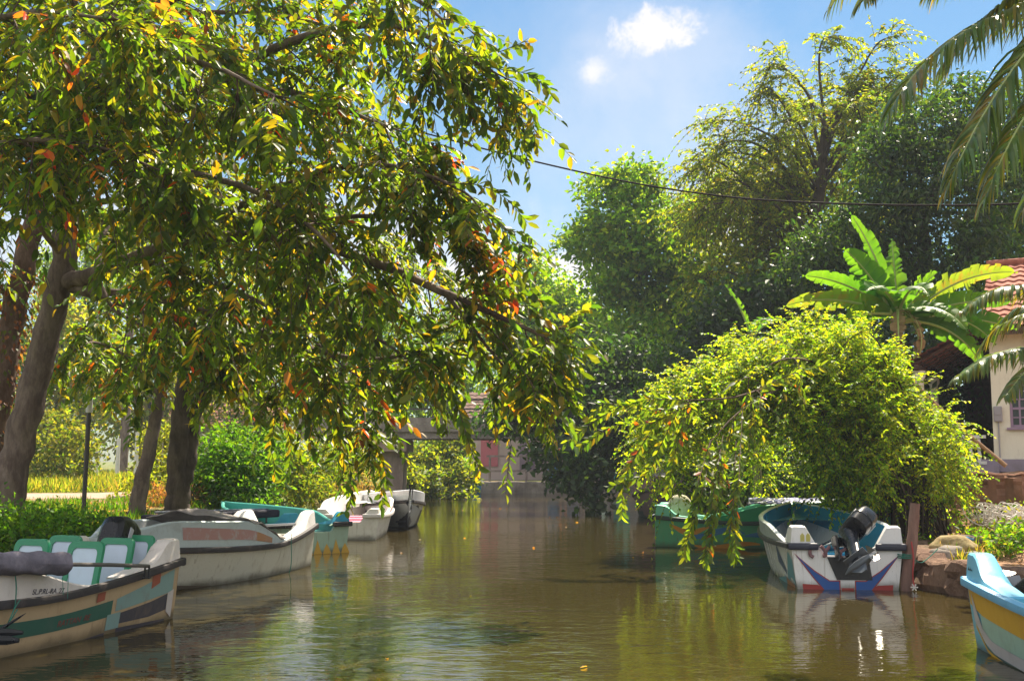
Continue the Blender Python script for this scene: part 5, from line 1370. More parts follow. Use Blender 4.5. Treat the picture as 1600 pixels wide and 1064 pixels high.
blob_tree('mango_tree', 'dense dark green mango tree filling the upper right behind the palm fronds', 'tree', root_at(13.5, 33),
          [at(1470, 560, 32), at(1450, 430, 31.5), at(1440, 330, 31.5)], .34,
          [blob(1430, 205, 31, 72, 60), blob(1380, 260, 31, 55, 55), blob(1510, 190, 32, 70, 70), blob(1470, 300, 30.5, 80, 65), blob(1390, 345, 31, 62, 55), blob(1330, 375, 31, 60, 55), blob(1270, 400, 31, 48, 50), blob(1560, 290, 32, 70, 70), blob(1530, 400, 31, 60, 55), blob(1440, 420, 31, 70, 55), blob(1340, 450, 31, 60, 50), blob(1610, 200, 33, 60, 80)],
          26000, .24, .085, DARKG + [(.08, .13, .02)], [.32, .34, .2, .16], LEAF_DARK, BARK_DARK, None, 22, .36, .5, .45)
blob_tree('broadleaf_tree', 'yellow green tree glowing between the feathery tree and the dark mango tree', 'tree', root_at(11.5, 41),
          [at(1290, 540, 41), at(1260, 430, 41)], .25, [blob(1230, 270, 42, 60, 60), blob(1180, 330, 42, 60, 60), blob(1290, 330, 42, 60, 60), blob(1220, 390, 41, 70, 60), blob(1150, 420, 42, 50, 50), blob(1310, 240, 42, 50, 50)],
          7000, .28, .16, [(.12, .15, .015), (.17, .19, .02), (.08, .12, .015)], [.4, .3, .3], LEAF_SOFT, BARK_DARK, None, 11, .5)
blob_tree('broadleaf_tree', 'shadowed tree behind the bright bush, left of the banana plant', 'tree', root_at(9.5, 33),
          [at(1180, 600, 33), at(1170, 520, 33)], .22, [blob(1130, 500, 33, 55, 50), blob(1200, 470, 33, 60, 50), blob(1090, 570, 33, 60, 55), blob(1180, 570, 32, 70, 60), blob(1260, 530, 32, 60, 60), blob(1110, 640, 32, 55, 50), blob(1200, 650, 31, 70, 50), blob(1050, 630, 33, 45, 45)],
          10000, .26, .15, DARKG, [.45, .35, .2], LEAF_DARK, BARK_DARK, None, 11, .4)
blob_tree('broadleaf_tree', 'dark tree beside the veranda of the cream house', 'tree', root_at(10.2, 30),
          [at(1400, 650, 29), at(1400, 560, 29)], .2, [blob(1350, 560, 29, 60, 55), blob(1430, 540, 29, 60, 55), blob(1390, 630, 28.5, 70, 50), blob(1470, 620, 30, 45, 55), blob(1310, 620, 28.5, 60, 55), blob(1450, 690, 29, 50, 40)],
          9000, .22, .11, DARKG, [.45, .35, .2], LEAF_DARK, BARK_DARK, None, 11, .35)
blob_tree('broadleaf_tree', 'dark tree rising behind the red tiled roof at the right edge', 'tree', root_at(19, 38),
          [at(1620, 480, 38), at(1590, 380, 38)], .3, [blob(1560, 380, 38, 60, 50), blob(1600, 310, 38, 60, 60), blob(1640, 380, 38, 60, 60), blob(1560, 440, 37, 50, 40), blob(1680, 250, 38, 80, 80)],
          7000, .28, .15, DARKG + MIDG[:1], [.4, .3, .2, .1], LEAF_DARK, BARK_DARK, None, 11, .45)
# far behind the canal's end and along the left
k = 0
for (px, py, Dd, r, lab, pal) in [
    (700, 560, 66, 95, 'hazy green tree beyond the bridge, left of the far cottage', MIDG), (980, 600, 70, 90, 'hazy green tree behind the grey block cottage', DARKG), (800, 640, 74, 60, 'low hazy tree directly behind the pinkish cottage', DARKG),
    (560, 520, 62, 110, 'tall tree beyond the bridge seen through gaps in the left canopy', MIDG), (400, 560, 70, 110, 'tree across the sunlit field behind the double trunk', YELG), (230, 560, 66, 105, 'yellowish tree across the field behind the slim leaning trunk', YELG),
    (90, 540, 60, 105, 'yellow green tree behind the dark pole across the field', YELG), (-60, 520, 58, 120, 'green tree at the far left edge of the field', MIDG), (1120, 560, 80, 80, 'distant tree between the round tree and the feathery tree', DARKG), (330, 430, 80, 100, 'tallest distant tree seen through the left canopy', MIDG), (130, 400, 85, 90, 'distant tree high behind the big leaning trunk', MIDG)]:
    p = at(px, 735, Dd); z0 = gz(p.x, p.y); rr = r * .6
    blob_tree('broadleaf_tree', lab, 'tree', (p.x, p.y, z0), [at(px, py + r, Dd), at(px + 5, py + r * .3, Dd)], .3,
              [blob(px, py, Dd, rr), blob(px - r * .5, py + r * .3, Dd, rr * .8), blob(px + r * .5, py + r * .25, Dd, rr * .8), blob(px + r * .1, py - r * .5, Dd, rr * .65), blob(px - r * .3, py + r * .8, Dd, rr * .8), blob(px + r * .35, py + r * .8, Dd, rr * .8), blob(px, py + r * 1.3, Dd, rr * .8)],
              6000, .38, .22, pal, [1] * len(pal), LEAF_SOFT, BARK_DARK, 'distant trees', 10, .6)
# shrubs
SHR = [(.05, .13, .014), (.08, .18, .016), (.12, .21, .018)]
def shrub(name, label, px, py, Dd, blobs, n, ll, lw, pal, w, mat=LEAF_SOFT, group=None):
    p = at(px, py, Dd); z0 = gz(p.x, p.y)
    return blob_tree(name, label, 'shrub', (p.x, p.y, z0), [Vector((p.x, p.y, z0 + .5))], .05, blobs, n, ll, lw, pal, w, mat, BARK_DARK, group, 10, .18, .2, .6)
shrub('leafy_shrub', 'vivid green shrub right of the double trunk, behind the teal boat', 370, 780, 25, [blob(345, 720, 25, 42, 40), blob(390, 735, 24.6, 45, 45), blob(410, 700, 25.4, 34, 34), blob(330, 760, 24.6, 35, 32), blob(380, 775, 24.2, 50, 26), blob(360, 690, 25.6, 30, 26)], 9000, .13, .07, SHR, [.4, .4, .2], LEAF_BRIGHT)
shrub('leafy_shrub', 'yellow green shrub behind the white and pink boat', 470, 775, 28, [blob(450, 735, 28, 36, 34), blob(500, 720, 29, 38, 36), blob(480, 765, 27.5, 36, 22), blob(545, 715, 31, 30, 34)], 5200, .13, .07, [(.12, .17, .02), (.20, .22, .02), (.08, .14, .02)], [1, 1, 1], LEAF_BRIGHT)
shrub('dry_shrub', 'dry tan brush between the boats and the bridge pier', 525, 775, 31, [blob(525, 758, 31, 36, 26), blob(560, 750, 33, 30, 26)], 2600, .16, .02, [(.30, .19, .11), (.22, .14, .09), (.22, .20, .08)], [1, 1, .6])
shrub('leafy_shrub', 'yellow green bush growing over the water right of the bridge pier', 690, 772, 46.5, [blob(680, 735, 47, 36, 36), blob(720, 745, 46, 26, 26), blob(660, 755, 45, 26, 22), blob(700, 700, 48, 34, 28), blob(710, 770, 45, 26, 12), blob(645, 715, 48, 28, 32)], 6500, .22, .13, [(.14, .18, .02), (.22, .24, .02), (.07, .13, .02)], [1, 1, 1], LEAF_BRIGHT)
shrub('leafy_shrub', 'yellow green creeper mound on the bank below the bridge deck', 640, 775, 43, [blob(638, 752, 43.5, 16, 20)], 900, .2, .12, [(.16, .22, .02), (.22, .26, .02)], [1, 1], LEAF_BRIGHT)
shrub('leafy_shrub', 'bushy yellow shrub at the edge of the field left of the dark pole', 80, 765, 40, [blob(60, 680, 41, 60, 60), blob(110, 700, 40, 44, 44), blob(10, 690, 41, 55, 60), blob(80, 735, 39.5, 60, 24)], 6500, .2, .11, [(.12, .15, .02), (.20, .20, .03), (.07, .12, .02)], [1, 1, .7], LEAF_BRIGHT)
shrub('leafy_shrub', 'low sunlit shrub between the slim trunk and the double trunk', 250, 780, 28, [blob(250, 745, 28.5, 30, 34), blob(225, 765, 27.5, 32, 18), blob(255, 700, 31, 30, 40)], 3600, .14, .08, [(.14, .18, .02), (.20, .22, .03)], [1, 1], LEAF_BRIGHT)
shrub('dry_shrub', 'reddish dead brush at the foot of the double trunk', 300, 785, 24, [blob(255, 775, 23.6, 24, 12), blob(310, 770, 24.5, 24, 18)], 1300, .14, .02, [(.20, .09, .06), (.26, .14, .09)], [1, 1])
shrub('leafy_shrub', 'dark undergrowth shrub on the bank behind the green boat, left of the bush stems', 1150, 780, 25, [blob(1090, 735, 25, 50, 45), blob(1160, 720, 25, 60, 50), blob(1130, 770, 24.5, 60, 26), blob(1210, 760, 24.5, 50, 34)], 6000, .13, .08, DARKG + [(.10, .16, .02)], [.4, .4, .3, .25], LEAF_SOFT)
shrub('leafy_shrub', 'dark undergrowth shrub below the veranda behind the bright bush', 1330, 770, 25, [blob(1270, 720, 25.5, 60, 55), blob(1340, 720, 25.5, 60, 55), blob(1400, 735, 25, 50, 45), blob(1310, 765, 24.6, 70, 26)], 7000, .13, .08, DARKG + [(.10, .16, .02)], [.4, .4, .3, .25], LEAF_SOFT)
for i, (px, py, Dd, r, lab) in enumerate([(30, 830, 13.6, 46, 'shady leafy weeds at the foot of the big leaning tree'), (85, 824, 14.6, 38, 'bright low weeds in front of the dark pole'), (-25, 815, 13.0, 56, 'dark leafy weed clump at the lower left edge'), (125, 826, 14.2, 24, 'small weed clump beside the bow of the grey white boat')]):
    b = at(px, py, Dd); shrub('weed_clump', lab, px, py, Dd, [blob(px, py, Dd, r, r * .5), blob(px + r * .6, py + 14, Dd - .3, r * .6, r * .45), blob(px - r * .6, py + 10, Dd, r * .6, r * .5)], 1700, .075, .05, SHR, [.4, .4, .25], LEAF_BRIGHT, 'weeds on the left bank')
for i, (x, y, r, lab) in enumerate([(7.9, 18.7, .55, 'tallest green plant on the earthen slope below the terrace wall'), (7.55, 20.0, .34, 'small plant at the foot of the terracotta wall near the bush'), (8.75, 19.3, .3, 'small plant at the foot of the terracotta wall at the right edge'), (6.55, 15.9, .32, 'yellowish weed tuft between the ochre stone and the rope heap'), (6.35, 14.3, .36, 'green weed just behind the blue stern corner'), (6.75, 14.6, .42, 'weed clump at the right edge above the black tilted motor'), (6.2, 16.9, .36, 'leafy weed by the foot of the bush behind the mooring stones'), (7.05, 16.3, .3, 'low weed in front of the pale rope heap')]):
    z = gz(x, y); r *= .72
    blob_tree('weed_clump', lab, 'plant', (x, y, z), [Vector((x, y, z + r * .5))], .02, [((x, y, z + r * .6), (r, r, r * .7)), ((x + r * .6, y + .1, z + r * .35), (r * .6, r * .6, r * .5)), ((x - r * .5, y - .2, z + r * .3), (r * .6, r * .6, r * .45))], 520, .08, .04, SHR + [(.2, .2, .03)], [.3, .3, .25, .2], LEAF_BRIGHT, TWIG, 'weeds on the right bank', 8, .10, .1, .6)

# ------------------------------------------------------------------ grass and ground litter
def blades(name, x, y, h, w_, pal, w, mat=LEAF_BRIGHT, lean=.35):
    n = len(x); P = np.stack([x, y, height(x, y) - .01], 1); D_ = nrm(np.array([0, 0, 1.0]) + rng.normal(0, lean, (n, 3))); N = rnd_dir(n)
    lv = Leaves(); lv.add(P, D_, N, h, w_, pick_tint(n, pal, w)); tag(lv.build(name, mat), kind='stuff')
n = 42000; y = 30 + 40 * rng.uniform(0, 1, n) ** 1.3; x = rng.uniform(-.52, -.16, n) * y
keep = (x < np.interp(y, XL_Y, XL_X) - .8) & ~((np.abs(y - np.interp(x, [-40, -22, -14, -10.5], [27.5, 29.5, 30.5, 32])) < 2.7) & (x < -9.5))
x, y = x[keep], y[keep]; blades('field_grass', x, y, rng.uniform(.15, .55, len(x)), rng.uniform(.03, .07, len(x)), [(.20, .24, .03), (.27, .26, .05), (.12, .19, .02), (.32, .26, .10)], [1, 1, .8, .4])
n = 14000; y = rng.uniform(11, 27, n); dl = rng.uniform(.2, 5, n) ** 1.0; x = np.interp(y, XL_Y, XL_X) - dl
c = np.sin(x * 1.7 + 1) * np.sin(y * 1.1) + .6 * np.sin(x * 3.1 + y * 2.3); keep = c > -.15
x, y = x[keep], y[keep]; blades('bank_grass', x, y, rng.uniform(.06, .26, len(x)), rng.uniform(.012, .03, len(x)), SHR + [(.18, .17, .05)], [1, 1, .6, .5])
n = 16000; y = rng.uniform(8, 21, n); dr = .35 + 5.5 * rng.uniform(0, 1, n); x = np.interp(y, XR_Y, XR_X) + dr
c = np.sin(x * 1.9 + 2) * np.sin(y * 1.3 + 1) + .7 * np.sin(x * 3.3 - y * 2.1); keep = (c > .25) & (np.abs(y - (20.6 - .4545 * (x - 7.6))) > .35)
x, y = x[keep], y[keep]; blades('bank_grass', x, y, rng.uniform(.05, .22, len(x)), rng.uniform(.010, .022, len(x)), [(.12, .17, .03), (.22, .20, .06), (.33, .24, .12), (.08, .14, .02)], [1, 1, .7, .8])
def litter(name, x, y, z, pal, size):
    n = len(x); lv = Leaves(); a = rng.uniform(0, 6.28, n)
    lv.add(np.stack([x, y, z], 1), np.stack([np.cos(a), np.sin(a), rng.normal(0, .1, n)], 1), nrm(np.array([0, 0, 1.0]) + rng.normal(0, .25, (n, 3))), size * rng.uniform(.6, 1.2, n), size * .42 * rng.uniform(.7, 1.2, n), pick_tint(n, pal, [1] * len(pal)))
    tag(lv.build(name, LEAF_SOFT), kind='stuff')
n = 2600; y = rng.uniform(8, 20, n); x = np.interp(y, XR_Y, XR_X) + rng.uniform(.4, 6, n); litter('fallen_leaves', x, y, height(x, y) + .015, [(.30, .15, .07), (.22, .11, .06), (.38, .26, .14), (.16, .10, .07)], .11)
n = 2600; y = rng.uniform(11, 27, n); x = np.interp(y, XL_Y, XL_X) - rng.uniform(.5, 6, n); litter('fallen_leaves', x, y, height(x, y) + .015, [(.26, .13, .07), (.20, .10, .06), (.34, .22, .13), (.16, .09, .06)], .12)
n = 22; y = rng.uniform(8.2, 40, n); x = rng.uniform(-2.6, 2.6, n); litter('floating_leaves', x, y, np.full(n, .006), [(.26, .13, .04), (.30, .19, .05), (.18, .08, .03), (.12, .12, .03)], .085)
# ------------------------------------------------------------------ banana plants
def banana_leaf(mb, base, az, el, L, W, droop, roll=.0, tear=.5, seed=0):
    r = random.Random(seed); h = Vector((math.cos(az), math.sin(az), 0)); n = 44; mid = []
    p = Vector(base); ang = el; ds = L / n
    for i in range(n + 1):
        mid.append(p.copy()); u = i / n
        ang = el - droop * u ** 1.3
        p = p + (h * math.cos(ang) + Vector((0, 0, 1)) * math.sin(ang)) * ds
    perp = Vector((-h.y, h.x, 0))
    for sd in (-1, 1):
        cuts = sorted(r.sample(range(10, n - 2), int(tear * 26))) ; i = 5
        bounds = [5] + [c for c in cuts if c > 6] + [n]
        for b0, b1 in zip(bounds[:-1], bounds[1:]):
            if b1 - b0 < 1: continue
            dr = r.uniform(-.18, .42); rows = []
            for j in range(b0, b1 + 1):
                u = (j - 5) / (n - 5); w = W * (math.sin(math.pi * min(1, u * 1.02 + .02) ** .72) ** .42 if u < .985 else .12) * .5
                t = (mid[min(j + 1, n)] - mid[max(j - 1, 0)]).normalized(); up = perp.cross(t); up = up if up.z > 0 or abs(up.z) < .05 else -up
                sh = (j - b0) / max(1, b1 - b0); gap = .62 if (j in (b0, b1) and j not in (5, n)) else 1.0
                row = []
                for k in range(5):
                    v = k / 4; a = .62 + roll * .8 * sd - (dr + .35) * v
                    row.append(mid[j] + perp * sd * w * gap * v * math.cos(a) + up * w * v * math.sin(a) + t * w * .22 * v)
                rows.append(row)
            mb.grid(rows)
    mb.tube(mid[::3], [.03 * (1 - i / 15) + .005 for i in range(len(mid[::3]))], 6, 1)

def banana_mats(name='banana_blade', old=0.0):
    m, g, b = base_mat(name); tc = g.new('ShaderNodeTexCoord')
    n = g.noise(tc.outputs['Object'], 1.4, 4, .6); n2 = g.noise(tc.outputs['Object'], 22, 2, .5)
    c = g.mix(g.ramp(n, .35, .7), (.05, .155, .02, 1), (.10, .22, .026, 1)); c = g.mix(g.math('MULTIPLY', g.ramp(n2, .6, .8), .3), c, (.2, .24, .04, 1))
    c = g.mix(g.math('MULTIPLY', g.ramp(g.noise(tc.outputs['Object'], 5, 6, .7), .62 - .12 * old, .70 - .10 * old), .9), c, (.17, .10, .04, 1))
    if old: c = g.mix(.35, c, (.24, .24, .05, 1))
    g.link(c, b.inputs['Base Color']); b.inputs['Roughness'].default_value = .5
    tr = g.new('ShaderNodeBsdfTranslucent'); g.link(g.mix(1.0, c, (2.2, 1.9, .5, 1), 'MULTIPLY'), tr.inputs['Color'])
    mx = g.new('ShaderNodeMixShader'); mx.inputs[0].default_value = .6; g.link(b.outputs[0], mx.inputs[1]); g.link(tr.outputs[0], mx.inputs[2])
    g.link(mx.outputs[0], g.n['Material Output'].inputs['Surface']); return m
DEADLEAF = rough_mat('dead_leaf', (.20, .12, .06), (.32, .21, .11), 6, .4, .02)
BAN = banana_mats(); BANOLD = banana_mats('banana_blade_old', 1.0); BANRIB = paint('banana_rib', (.30, .36, .12), .4, .2, (.2, .16, .08), 4); BANSTEM = rough_mat('banana_stem', (.16, .15, .06), (.24, .22, .10), 4, .3, .02, .6, (1, 1, .3), (.12, .08, .05), 1.5)
def banana_plant(label, base, top, leaves, r=.13):
    base, top = Vector(base), Vector(top); t = tag(empty('banana_plant', base), label, 'banana plant')
    mb = MB(); p = smooth_path([Vector((0, 0, -.05)), (top - base) * .5 + Vector((.05, 0, 0)), top - base, top - base + Vector((0, 0, .35))], 6)
    mb.tube(p, [r * 1.2 - (r * .75) * i / (len(p) - 1) for i in range(len(p))], 12); mb.build('stem', BANSTEM, t, smooth=True, angle=80)
    for i, (az, el, L, W, dr, roll) in enumerate(leaves):
        mb = MB(); banana_leaf(mb, top - base + Vector((0, 0, .12 + .03 * i)), R(az), R(el), L, W, R(dr), roll, .55, i * 7 + len(label)); mb.build('leaf', [DEADLEAF if dr > 95 else (BANOLD if i % 6 == 4 else BAN), BANRIB], t, smooth=True, angle=60)
c = at(1405, 530, 20.6)
banana_plant('tall banana plant with broad torn leaves rising behind the bright bush', (c.x + .1, c.y, gz(c.x, c.y)), c, [
    (170, 80, 2.5, .46, 22, .8), (80, 84, 1.9, .46, 15, -.8), (195, 66, 1.9, .6, 30, .9), (20, 62, 1.5, .62, 30, -.9), (8, 44, 2.8, .58, 48, -1.0), (2, 26, 2.3, .54, 35, -1.0),
    (-4, 10, 2.2, .52, 32, -1.0), (-12, 16, 1.9, .52, 75, -.8), (-10, -2, 1.8, .52, 70, -.9), (178, 42, 2.0, .5, 40, .95), (186, 22, 2.3, .5, 42, .95), (192, 8, 1.6, .56, 55, .8), (-90, 40, 1.7, .55, 85, .3), (-55, 10, 1.6, .5, 70, .5), (230, 35, 1.6, .5, 65, -.5), (250, -20, 1.3, .3, 100, .3), (-60, -25, 1.2, .28, 98, -.3), (10, -35, 1.2, .3, 96, .2)])
c = at(1175, 540, 22.5)
banana_plant('young banana plant showing one upright leaf above the bright bush', (c.x, c.y, gz(c.x, c.y)), c, [(165, 76, 1.3, .34, 25, .2), (20, 50, 1.0, .34, 60, .1), (-80, 40, 1.1, .34, 70, .0)], .09)
c = Vector((6.5, 19.6, .9))
banana_plant('small banana sucker with a pale leaf behind the blue speedboat bow', (6.5, 19.6, gz(6.5, 19.6)), c, [(200, 50, .9, .30, 50, .2), (250, 62, .8, .28, 50, -.1), (300, 50, .8, .26, 60, .1)], .05)

# ------------------------------------------------------------------ coconut palms
FROND = leaf_mat('frond', .32, .42, (2.4, 1.9, .35), .7)
def frond_leaflets(lv, C, n, ll, side_bias=.8, hang=1.15, w=.040, pal=None):
    """paired narrow drooping leaflets along a rachis polyline C"""
    C = np.array(C); m = len(C); seg = np.concatenate([[0], np.cumsum(np.linalg.norm(np.diff(C, axis=0), axis=1))]); s = np.linspace(.06, 1, n) * seg[-1]
    P = np.stack([np.interp(s, seg, C[:, k]) for k in range(3)], 1); T = nrm(np.gradient(P, axis=0))
    side = nrm(np.cross(T, [0, 0, 1.0])); up = np.cross(side, T)
    u = np.linspace(.06, 1, n); length = ll * (np.sin(math.pi * np.clip(u * .80 + .17, 0, 1)) ** .6)
    for sd in (-1, 1):
        d0 = nrm(T * .62 + side * sd * side_bias + up * .28 + rng.normal(0, .06, (n, 3)))
        k = 6; q = np.linspace(0, 1, k)[None, :, None]
        L = (length * rng.uniform(.85, 1.1, n))[:, None, None]
        A = P[:, None] + d0[:, None] * L * (q - .22 * q ** 2 * hang); A[..., 2] -= (hang * L[..., 0] * .62 * q[..., 0] ** 1.9)
        tt = nrm(np.gradient(A, axis=1)); sd2 = nrm(np.cross(tt, up[:, None] + rng.normal(0, .25, (n, 1, 3))))
        wd = w * np.array([.5, 1, 1, .85, .55, .06])[None, :, None]
        lv.append((A - sd2 * wd / 2, A + sd2 * wd / 2, pick_tint(n, pal or [(.08, .15, .03), (.12, .17, .03), (.20, .18, .03)], [.5, .35, .15])))
def build_frond(name, parent, C, n, ll, **kw):
    lv = []; frond_leaflets(lv, C, n, ll, **kw); Vs, Fs, Cs = [], [], []; o = 0
    for A, B, col in lv:
        m, k, _ = A.shape; V = np.stack([A, B], 2).reshape(-1, 3)
        b = (np.arange(m)[:, None] * k + np.arange(k - 1)[None]) * 2; Fs.append(np.stack([b, b + 1, b + 3, b + 2], -1).reshape(-1, 4) + o); o += len(V); Vs.append(V); Cs.append(np.repeat(col, k * 2, 0))
    V = np.concatenate(Vs); Fc = np.concatenate(Fs)
    fr = np_mesh(name, V, Fc.ravel(), np.arange(len(Fc)) * 4, np.full(len(Fc), 4), FROND, np.concatenate(Cs), parent)
    mb = MB(); mb.tube(C, [.028 - .022 * i / (len(C) - 1) for i in range(len(C))], 6); r = mb.build('midrib', BANRIB, fr, smooth=True)
    return fr
def palm(name, label, base, crown, fronds, r=.16, group=None, n=130, ll=.8, extra=0, exL=3.2):
    base, crown = Vector(base), Vector(crown); t = tag(empty(name, base), label, 'palm', group)
    mb = MB(); p = smooth_path([Vector((0, 0, -.1)), (crown - base) * .5 + Vector((.12, 0, 0)), crown - base], 12); m = len(p)
    mb.tube(p, [(r * 1.25 - r * .45 * i / m) * (1 + .05 * (i % 2)) for i in range(m)], 12); mb.build('trunk', BARK, t, smooth=True, angle=80)
    for px in fronds:
        build_frond('frond', t, smooth_path([Vector(q) - base for q in px], 8), n, ll)
    for k in range(extra):
        az = k * 2.4 + .4; el = R(20 + 45 * ((k * .37) % 1)); h = Vector((math.cos(az), math.sin(az), 0)); pts = [crown - base]; a = el
        for i in range(7): pts.append(pts[-1] + (h * math.cos(a) + Vector((0, 0, 1)) * math.sin(a)) * exL / 7); a -= .27
        build_frond('frond', t, pts, max(24, n // 2), ll)
    return t
cr = at(1790, -130, 11.6)
def fr(*seq): return [cr] + [at(*q) for q in seq]
palm('coconut_palm', 'coconut palm whose long drooping fronds enter at the upper right corner', (cr.x + .3, cr.y, gz(cr.x, cr.y)), cr, [
    fr((1680, -30, 11.3), (1590, 12, 11.1), (1510, 50, 10.9), (1445, 100, 10.8), (1405, 150, 10.7), (1388, 185, 10.7)),
    fr((1720, -40, 11.0), (1650, 30, 10.6), (1590, 100, 10.4), (1540, 175, 10.3), (1505, 240, 10.2), (1478, 300, 10.2)),
    fr((1740, 0, 10.8), (1670, 90, 10.2), (1610, 170, 10.0), (1570, 240, 9.9), (1540, 310, 9.9)),
    fr((1640, -130, 11.5), (1540, -120, 11.4), (1450, -90, 11.3), (1385, -45, 11.3), (1350, 0, 11.2)),
    fr((1660, -110, 12.2), (1580, -90, 12.4), (1510, -60, 12.5), (1450, -15, 12.6)),
    fr((1740, -60, 12), (1660, -30, 12), (1590, -5, 12.1), (1520, 45, 12.1), (1470, 110, 12.2)),
    fr((1740, 60, 12.2), (1690, 160, 12.4), (1640, 240, 12.5), (1600, 330, 12.5)),
], .17, None, 135, .76, 6, 4.0)
cr = at(1720, 515, 14.5)
palm('coconut_palm', 'young coconut palm at the right edge with fronds crossing the cream house', (cr.x, cr.y, gz(cr.x, cr.y)), cr, [
    fr((1650, 462, 14.3), (1600, 448, 14.1), (1550, 455, 14.0), (1500, 488, 13.9)),
    fr((1650, 540, 14.2), (1590, 545, 14.0), (1540, 560, 13.9), (1492, 592, 13.8)),
    fr((1660, 480, 15), (1600, 480, 15.2), (1555, 510, 15.4)),
    fr((1660, 560, 13.8), (1610, 575, 13.5), (1570, 620, 13.3)),
], .12, None, 95, .5, 5, 1.8)
cr = at(1108, 318, 62)
palm('coconut_palm', 'small distant coconut palm between the round tree and the feathery tree', (cr.x, cr.y, gz(cr.x, cr.y)), cr, [], .2, None, 40, 1.1, 13, 3.4)
cr = at(205, 370, 58)
palm('coconut_palm', 'distant coconut palm glimpsed through the left canopy beside the big trunk', (cr.x, cr.y, gz(cr.x, cr.y)), cr, [], .2, None, 40, 1.1, 12, 3.4)

# ------------------------------------------------------------------ small things
def tubething(name, pts, rad, mat, label, cat, seg=8, n=8, group=None):
    mb = MB(); p = smooth_path(pts, n); mb.tube(p, rad if not hasattr(rad, '__len__') else [rad[0] + (rad[1] - rad[0]) * i / (len(p) - 1) for i in range(len(p))], seg)
    return tag(mb.build(name, mat, smooth=True, angle=70), label, cat, group)
w0 = [(-200, -90, 20), (80, 0, 19), (360, 98, 18), (540, 172, 17.2), (700, 218, 16.6), (850, 256, 16.0), (1000, 288, 15.4), (1150, 309, 14.8), (1300, 318, 14.2), (1450, 321, 13.7), (1600, 318, 13.2), (1800, 300, 12.6)]
tubething('overhead_cable', [at(*q) for q in w0], .0125, paint('cable_black', (.03, .025, .028), .85, .15, (.06, .05, .05), 3, .1), 'black overhead cable sagging across the canal', 'cable', 6)
# wooden mooring post
b = at(1416, 925, 13.75); top = at(1430, 786, 13.75)
t = tag(empty('mooring_post', (b.x, b.y, 0)), 'weathered wooden mooring post beside the speedboat stern', 'post')
mb = MB(); p = smooth_path([Vector((-.01, 0, -1.0)), Vector((0, 0, 0)), (top - Vector((b.x, b.y, 0))) * .5 + Vector((.012, 0, 0)), top - Vector((b.x, b.y, 0))], 6)
mb.tube(p, [.078 - .02 * i / len(p) + .004 * math.sin(i * 2.1) for i in range(len(p))], 10)
mb.build('pole', rough_mat('post_wood', (.20, .11, .09), (.31, .19, .15), 7, .6, .02, .9, (1, 1, .2), (.13, .08, .07), 2), t, smooth=True, angle=60)
mb = MB(); mb.tube(smooth_path([(.06, -.075, .60), (.075, -.085, .4), (.06, -.08, .2), (.07, -.085, .06)], 6), .008, 6); mb.build('red_rope', paint('red_rope', (.45, .05, .05), .7, .2), t)
mb = MB()
for k in range(6):
    a = k * 1.047; mb.tube([(.07, -.085, .05), (.07 + .045 * math.cos(a), -.085, .05 + .045 * math.sin(a))], .009, 5)
mb.build('float_knot', paint('float_white', (.7, .68, .66), .6, .2), t)
mb = MB(); mb.tube(smooth_path([(.07, -.06, .40), (.2, .0, .34), (.34, .05, .42), (.45, .1, .50)], 6), .006, 5)
for k in range(3): mb.tube([Vector((math.cos(a) * .085, math.sin(a) * .085, .40 + .02 * k)) for a in [q * 2 * math.pi / 12 for q in range(13)]], .007, 5)
mb.build('green_rope', paint('green_cord', (.02, .18, .13)), t)
g0 = Vector((4.86, 13.80, .50))
tubething('mooring_rope', [g0, Vector((4.92, 13.76, .36)), Vector((4.97, 13.74, .34)), Vector((b.x - .07, b.y - .03, .42))], .008, paint('green_cord', (.02, .18, .13)), 'short green cord from the speedboat stern to the wooden post', 'rope', 5)
# thin dark pole with pale sleeve
b = at(130, 800, 21); z0 = gz(b.x, b.y); t = tag(empty('thin_pole', (b.x, b.y, z0)), 'thin dark upright pole with a pale sleeve on the left bank', 'pole'); o0 = Vector((b.x, b.y, z0))
tp, md_ = at(141, 600, 21) - o0, at(139, 645, 21) - o0
mb = MB(); mb.tube([Vector((0, 0, -.2)), md_], .045, 8); mb.build('shaft', paint('pole_dark', (.045, .04, .045), .6, .3), t, smooth=True)
mb = MB(); mb.tube([md_ + Vector((0, 0, .01)), tp], .062, 10); mb.build('sleeve', paint('pvc_grey', (.52, .50, .52), .5, .25), t, smooth=True)
# leaning bamboo
tubething('bamboo_pole', [at(1400, 572, 21), at(1470, 640, 20.6), at(1520, 685, 20.3), at(1572, 728, 20.0)], .042, rough_mat('bamboo', (.30, .17, .09), (.42, .26, .15), 6, .2, .01, .6, (1, 1, .3)), 'long bamboo pole leaning from the terrace up behind the bush', 'pole', 8)
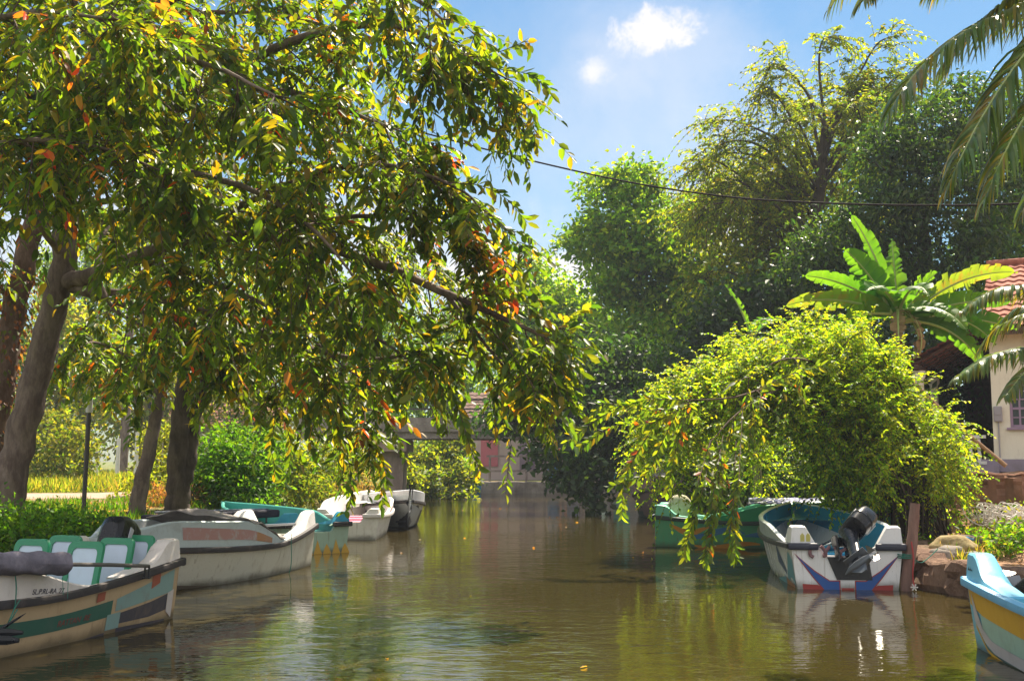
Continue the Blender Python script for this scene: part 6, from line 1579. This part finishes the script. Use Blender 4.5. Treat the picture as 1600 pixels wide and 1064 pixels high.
# plain stones on the bank
ST = rough_mat('bank_stone', (.18, .15, .13), (.33, .29, .25), 4, .6, .03, .9); STY = rough_mat('ochre_stone', (.30, .22, .10), (.42, .34, .18), 4, .6, .03, .9)
for i, (x, y, r, m_, lab) in enumerate([(5.62, 15.0, .26, ST, 'grey stone beside the mooring post, left of the ochre stone'), (6.0, 15.1, .24, STY, 'ochre yellow stone on the bank by the mooring post'), (5.72, 14.55, .15, ST, 'small pale stone low in front of the ochre stone'), (5.5, 14.3, .13, ST, 'small grey stone nearest the speedboat corner'), (6.0, 14.5, .1, ST, 'little grey stone on the weedy bank')]):
    mb = MB(); bm = bmesh.new(); bmesh.ops.create_icosphere(bm, subdivisions=3, radius=1)
    for v in bm.verts:
        n_ = v.co.normalized(); k = 1 + .16 * math.sin(n_.x * 4 + i) * math.cos(n_.y * 3.3 + i * 2) + .08 * math.sin(n_.z * 7 + i); v.co = Vector((n_.x * r * 1.25 * k, n_.y * r * k, n_.z * r * .72 * k))
    bm.verts.index_update(); mb.add([v.co.copy() for v in bm.verts], [tuple(v.index for v in f.verts) for f in bm.faces]); bm.free()
    tag(mb.build('bank_stone', m_, smooth=True, angle=80, loc=(x, y, gz(x, y) + r * .3)), lab, 'stone', 'stones by the mooring post')
# log and blue bottle
mb = MB(); mb.tube(smooth_path([(-.28, 0, 0), (0, .02, .02), (.3, -.03, .0)], 5), .08, 9)
tag(mb.build('driftwood_log', BARK, smooth=True, angle=60, loc=(6.35, 15.7, gz(6.35, 15.7) + .1)), 'short grey log lying on the bank above the stones', 'log')
mb = MB(); mb.tube([(0, 0, 0), (.02, 0, 0), (.17, 0, 0), (.22, 0, 0), (.25, 0, 0)], [.03, .045, .045, .018, .016], 10)
tag(mb.build('plastic_bottle', paint('bottle_blue', (.03, .16, .34), .25, .1), smooth=True, loc=(6.12, 15.35, gz(6.12, 15.35) + .17)), 'blue plastic bottle lying by the ochre stone', 'bottle')
# white net / rope heap
mb = MB()
for k in range(26):
    a0 = rng.uniform(0, 6.28); rr = rng.uniform(.16, .42); cx_, cy_ = rng.normal(0, .10, 2); pts = []
    for q in range(9):
        a = a0 + q * .72; pts.append(Vector((cx_ + rr * 1.25 * math.cos(a), cy_ + rr * .75 * math.sin(a), .10 + .26 * rng.uniform() + .10 * math.sin(a + k))))
    mb.tube(smooth_path(pts, 4), .008, 4)
hx, hy = 7.75, 17.4
tag(mb.build('rope_heap', paint('rope_white', (.62, .58, .54), .8, .3, (.35, .28, .2), 5), smooth=True, loc=(hx, hy, gz(hx, hy))), 'tangled heap of pale rope on the right bank', 'rope')
# pink cloth at the veranda
mb = MB(); rows = []
for i in range(9): rows.append([Vector(((i / 8 - .5) * .42, .02 * math.sin(i * 1.7 + k), -.32 * k / 7 + .03 * math.sin(i * .9))) for k in range(8)])
mb.grid(rows); p = at(1483, 706, 23.2); o = mb.build('pink_cloth', paint('pink_cloth', (.62, .04, .12), .8, .2), smooth=True, loc=p); o.modifiers.new('thick', 'SOLIDIFY').thickness = .012
tag(o, 'bright pink cloth hanging beside the veranda pillar', 'cloth')
# egret-like white bent pipe with blue can at the far wall
tubething('bent_pipe', [at(731, 766, 52.4), at(738, 766, 52.4) + Vector((0, 0, .12)), at(733, 757, 52.4), at(727, 755, 52.4)], .05, paint('pipe_pale', (.62, .58, .56), .5, .2), 'pale bent pipe at the water edge by the far bush', 'pipe', 6)
mb = MB(); mb.tube([(0, 0, -.25), (0, 0, -.2), (0, 0, .2), (0, 0, .25)], [.2, .24, .24, .18], 12); p = at(744, 763, 52.2)
tag(mb.build('plastic_can', paint('can_blue', (.03, .22, .40), .4, .2), smooth=True, loc=p), 'blue plastic can floating next to the pale bent pipe', 'can')

# ------------------------------------------------------------------ the air itself
mb = MB(); mb.box((0, 110, 14.4), (400, 300, 33.2))
hz = bpy.data.materials.new('haze'); hz.use_nodes = True; g = NT(hz.node_tree); g.n.clear()
ou = g.new('ShaderNodeOutputMaterial'); pv = g.new('ShaderNodeVolumePrincipled'); pv.inputs['Density'].default_value = .0007
pv.inputs['Color'].default_value = (.80, .86, .98, 1); pv.inputs['Anisotropy'].default_value = .0; g.link(pv.outputs[0], ou.inputs['Volume'])
tag(mb.build('haze', hz), kind='stuff')

print('objects', len(bpy.data.objects))
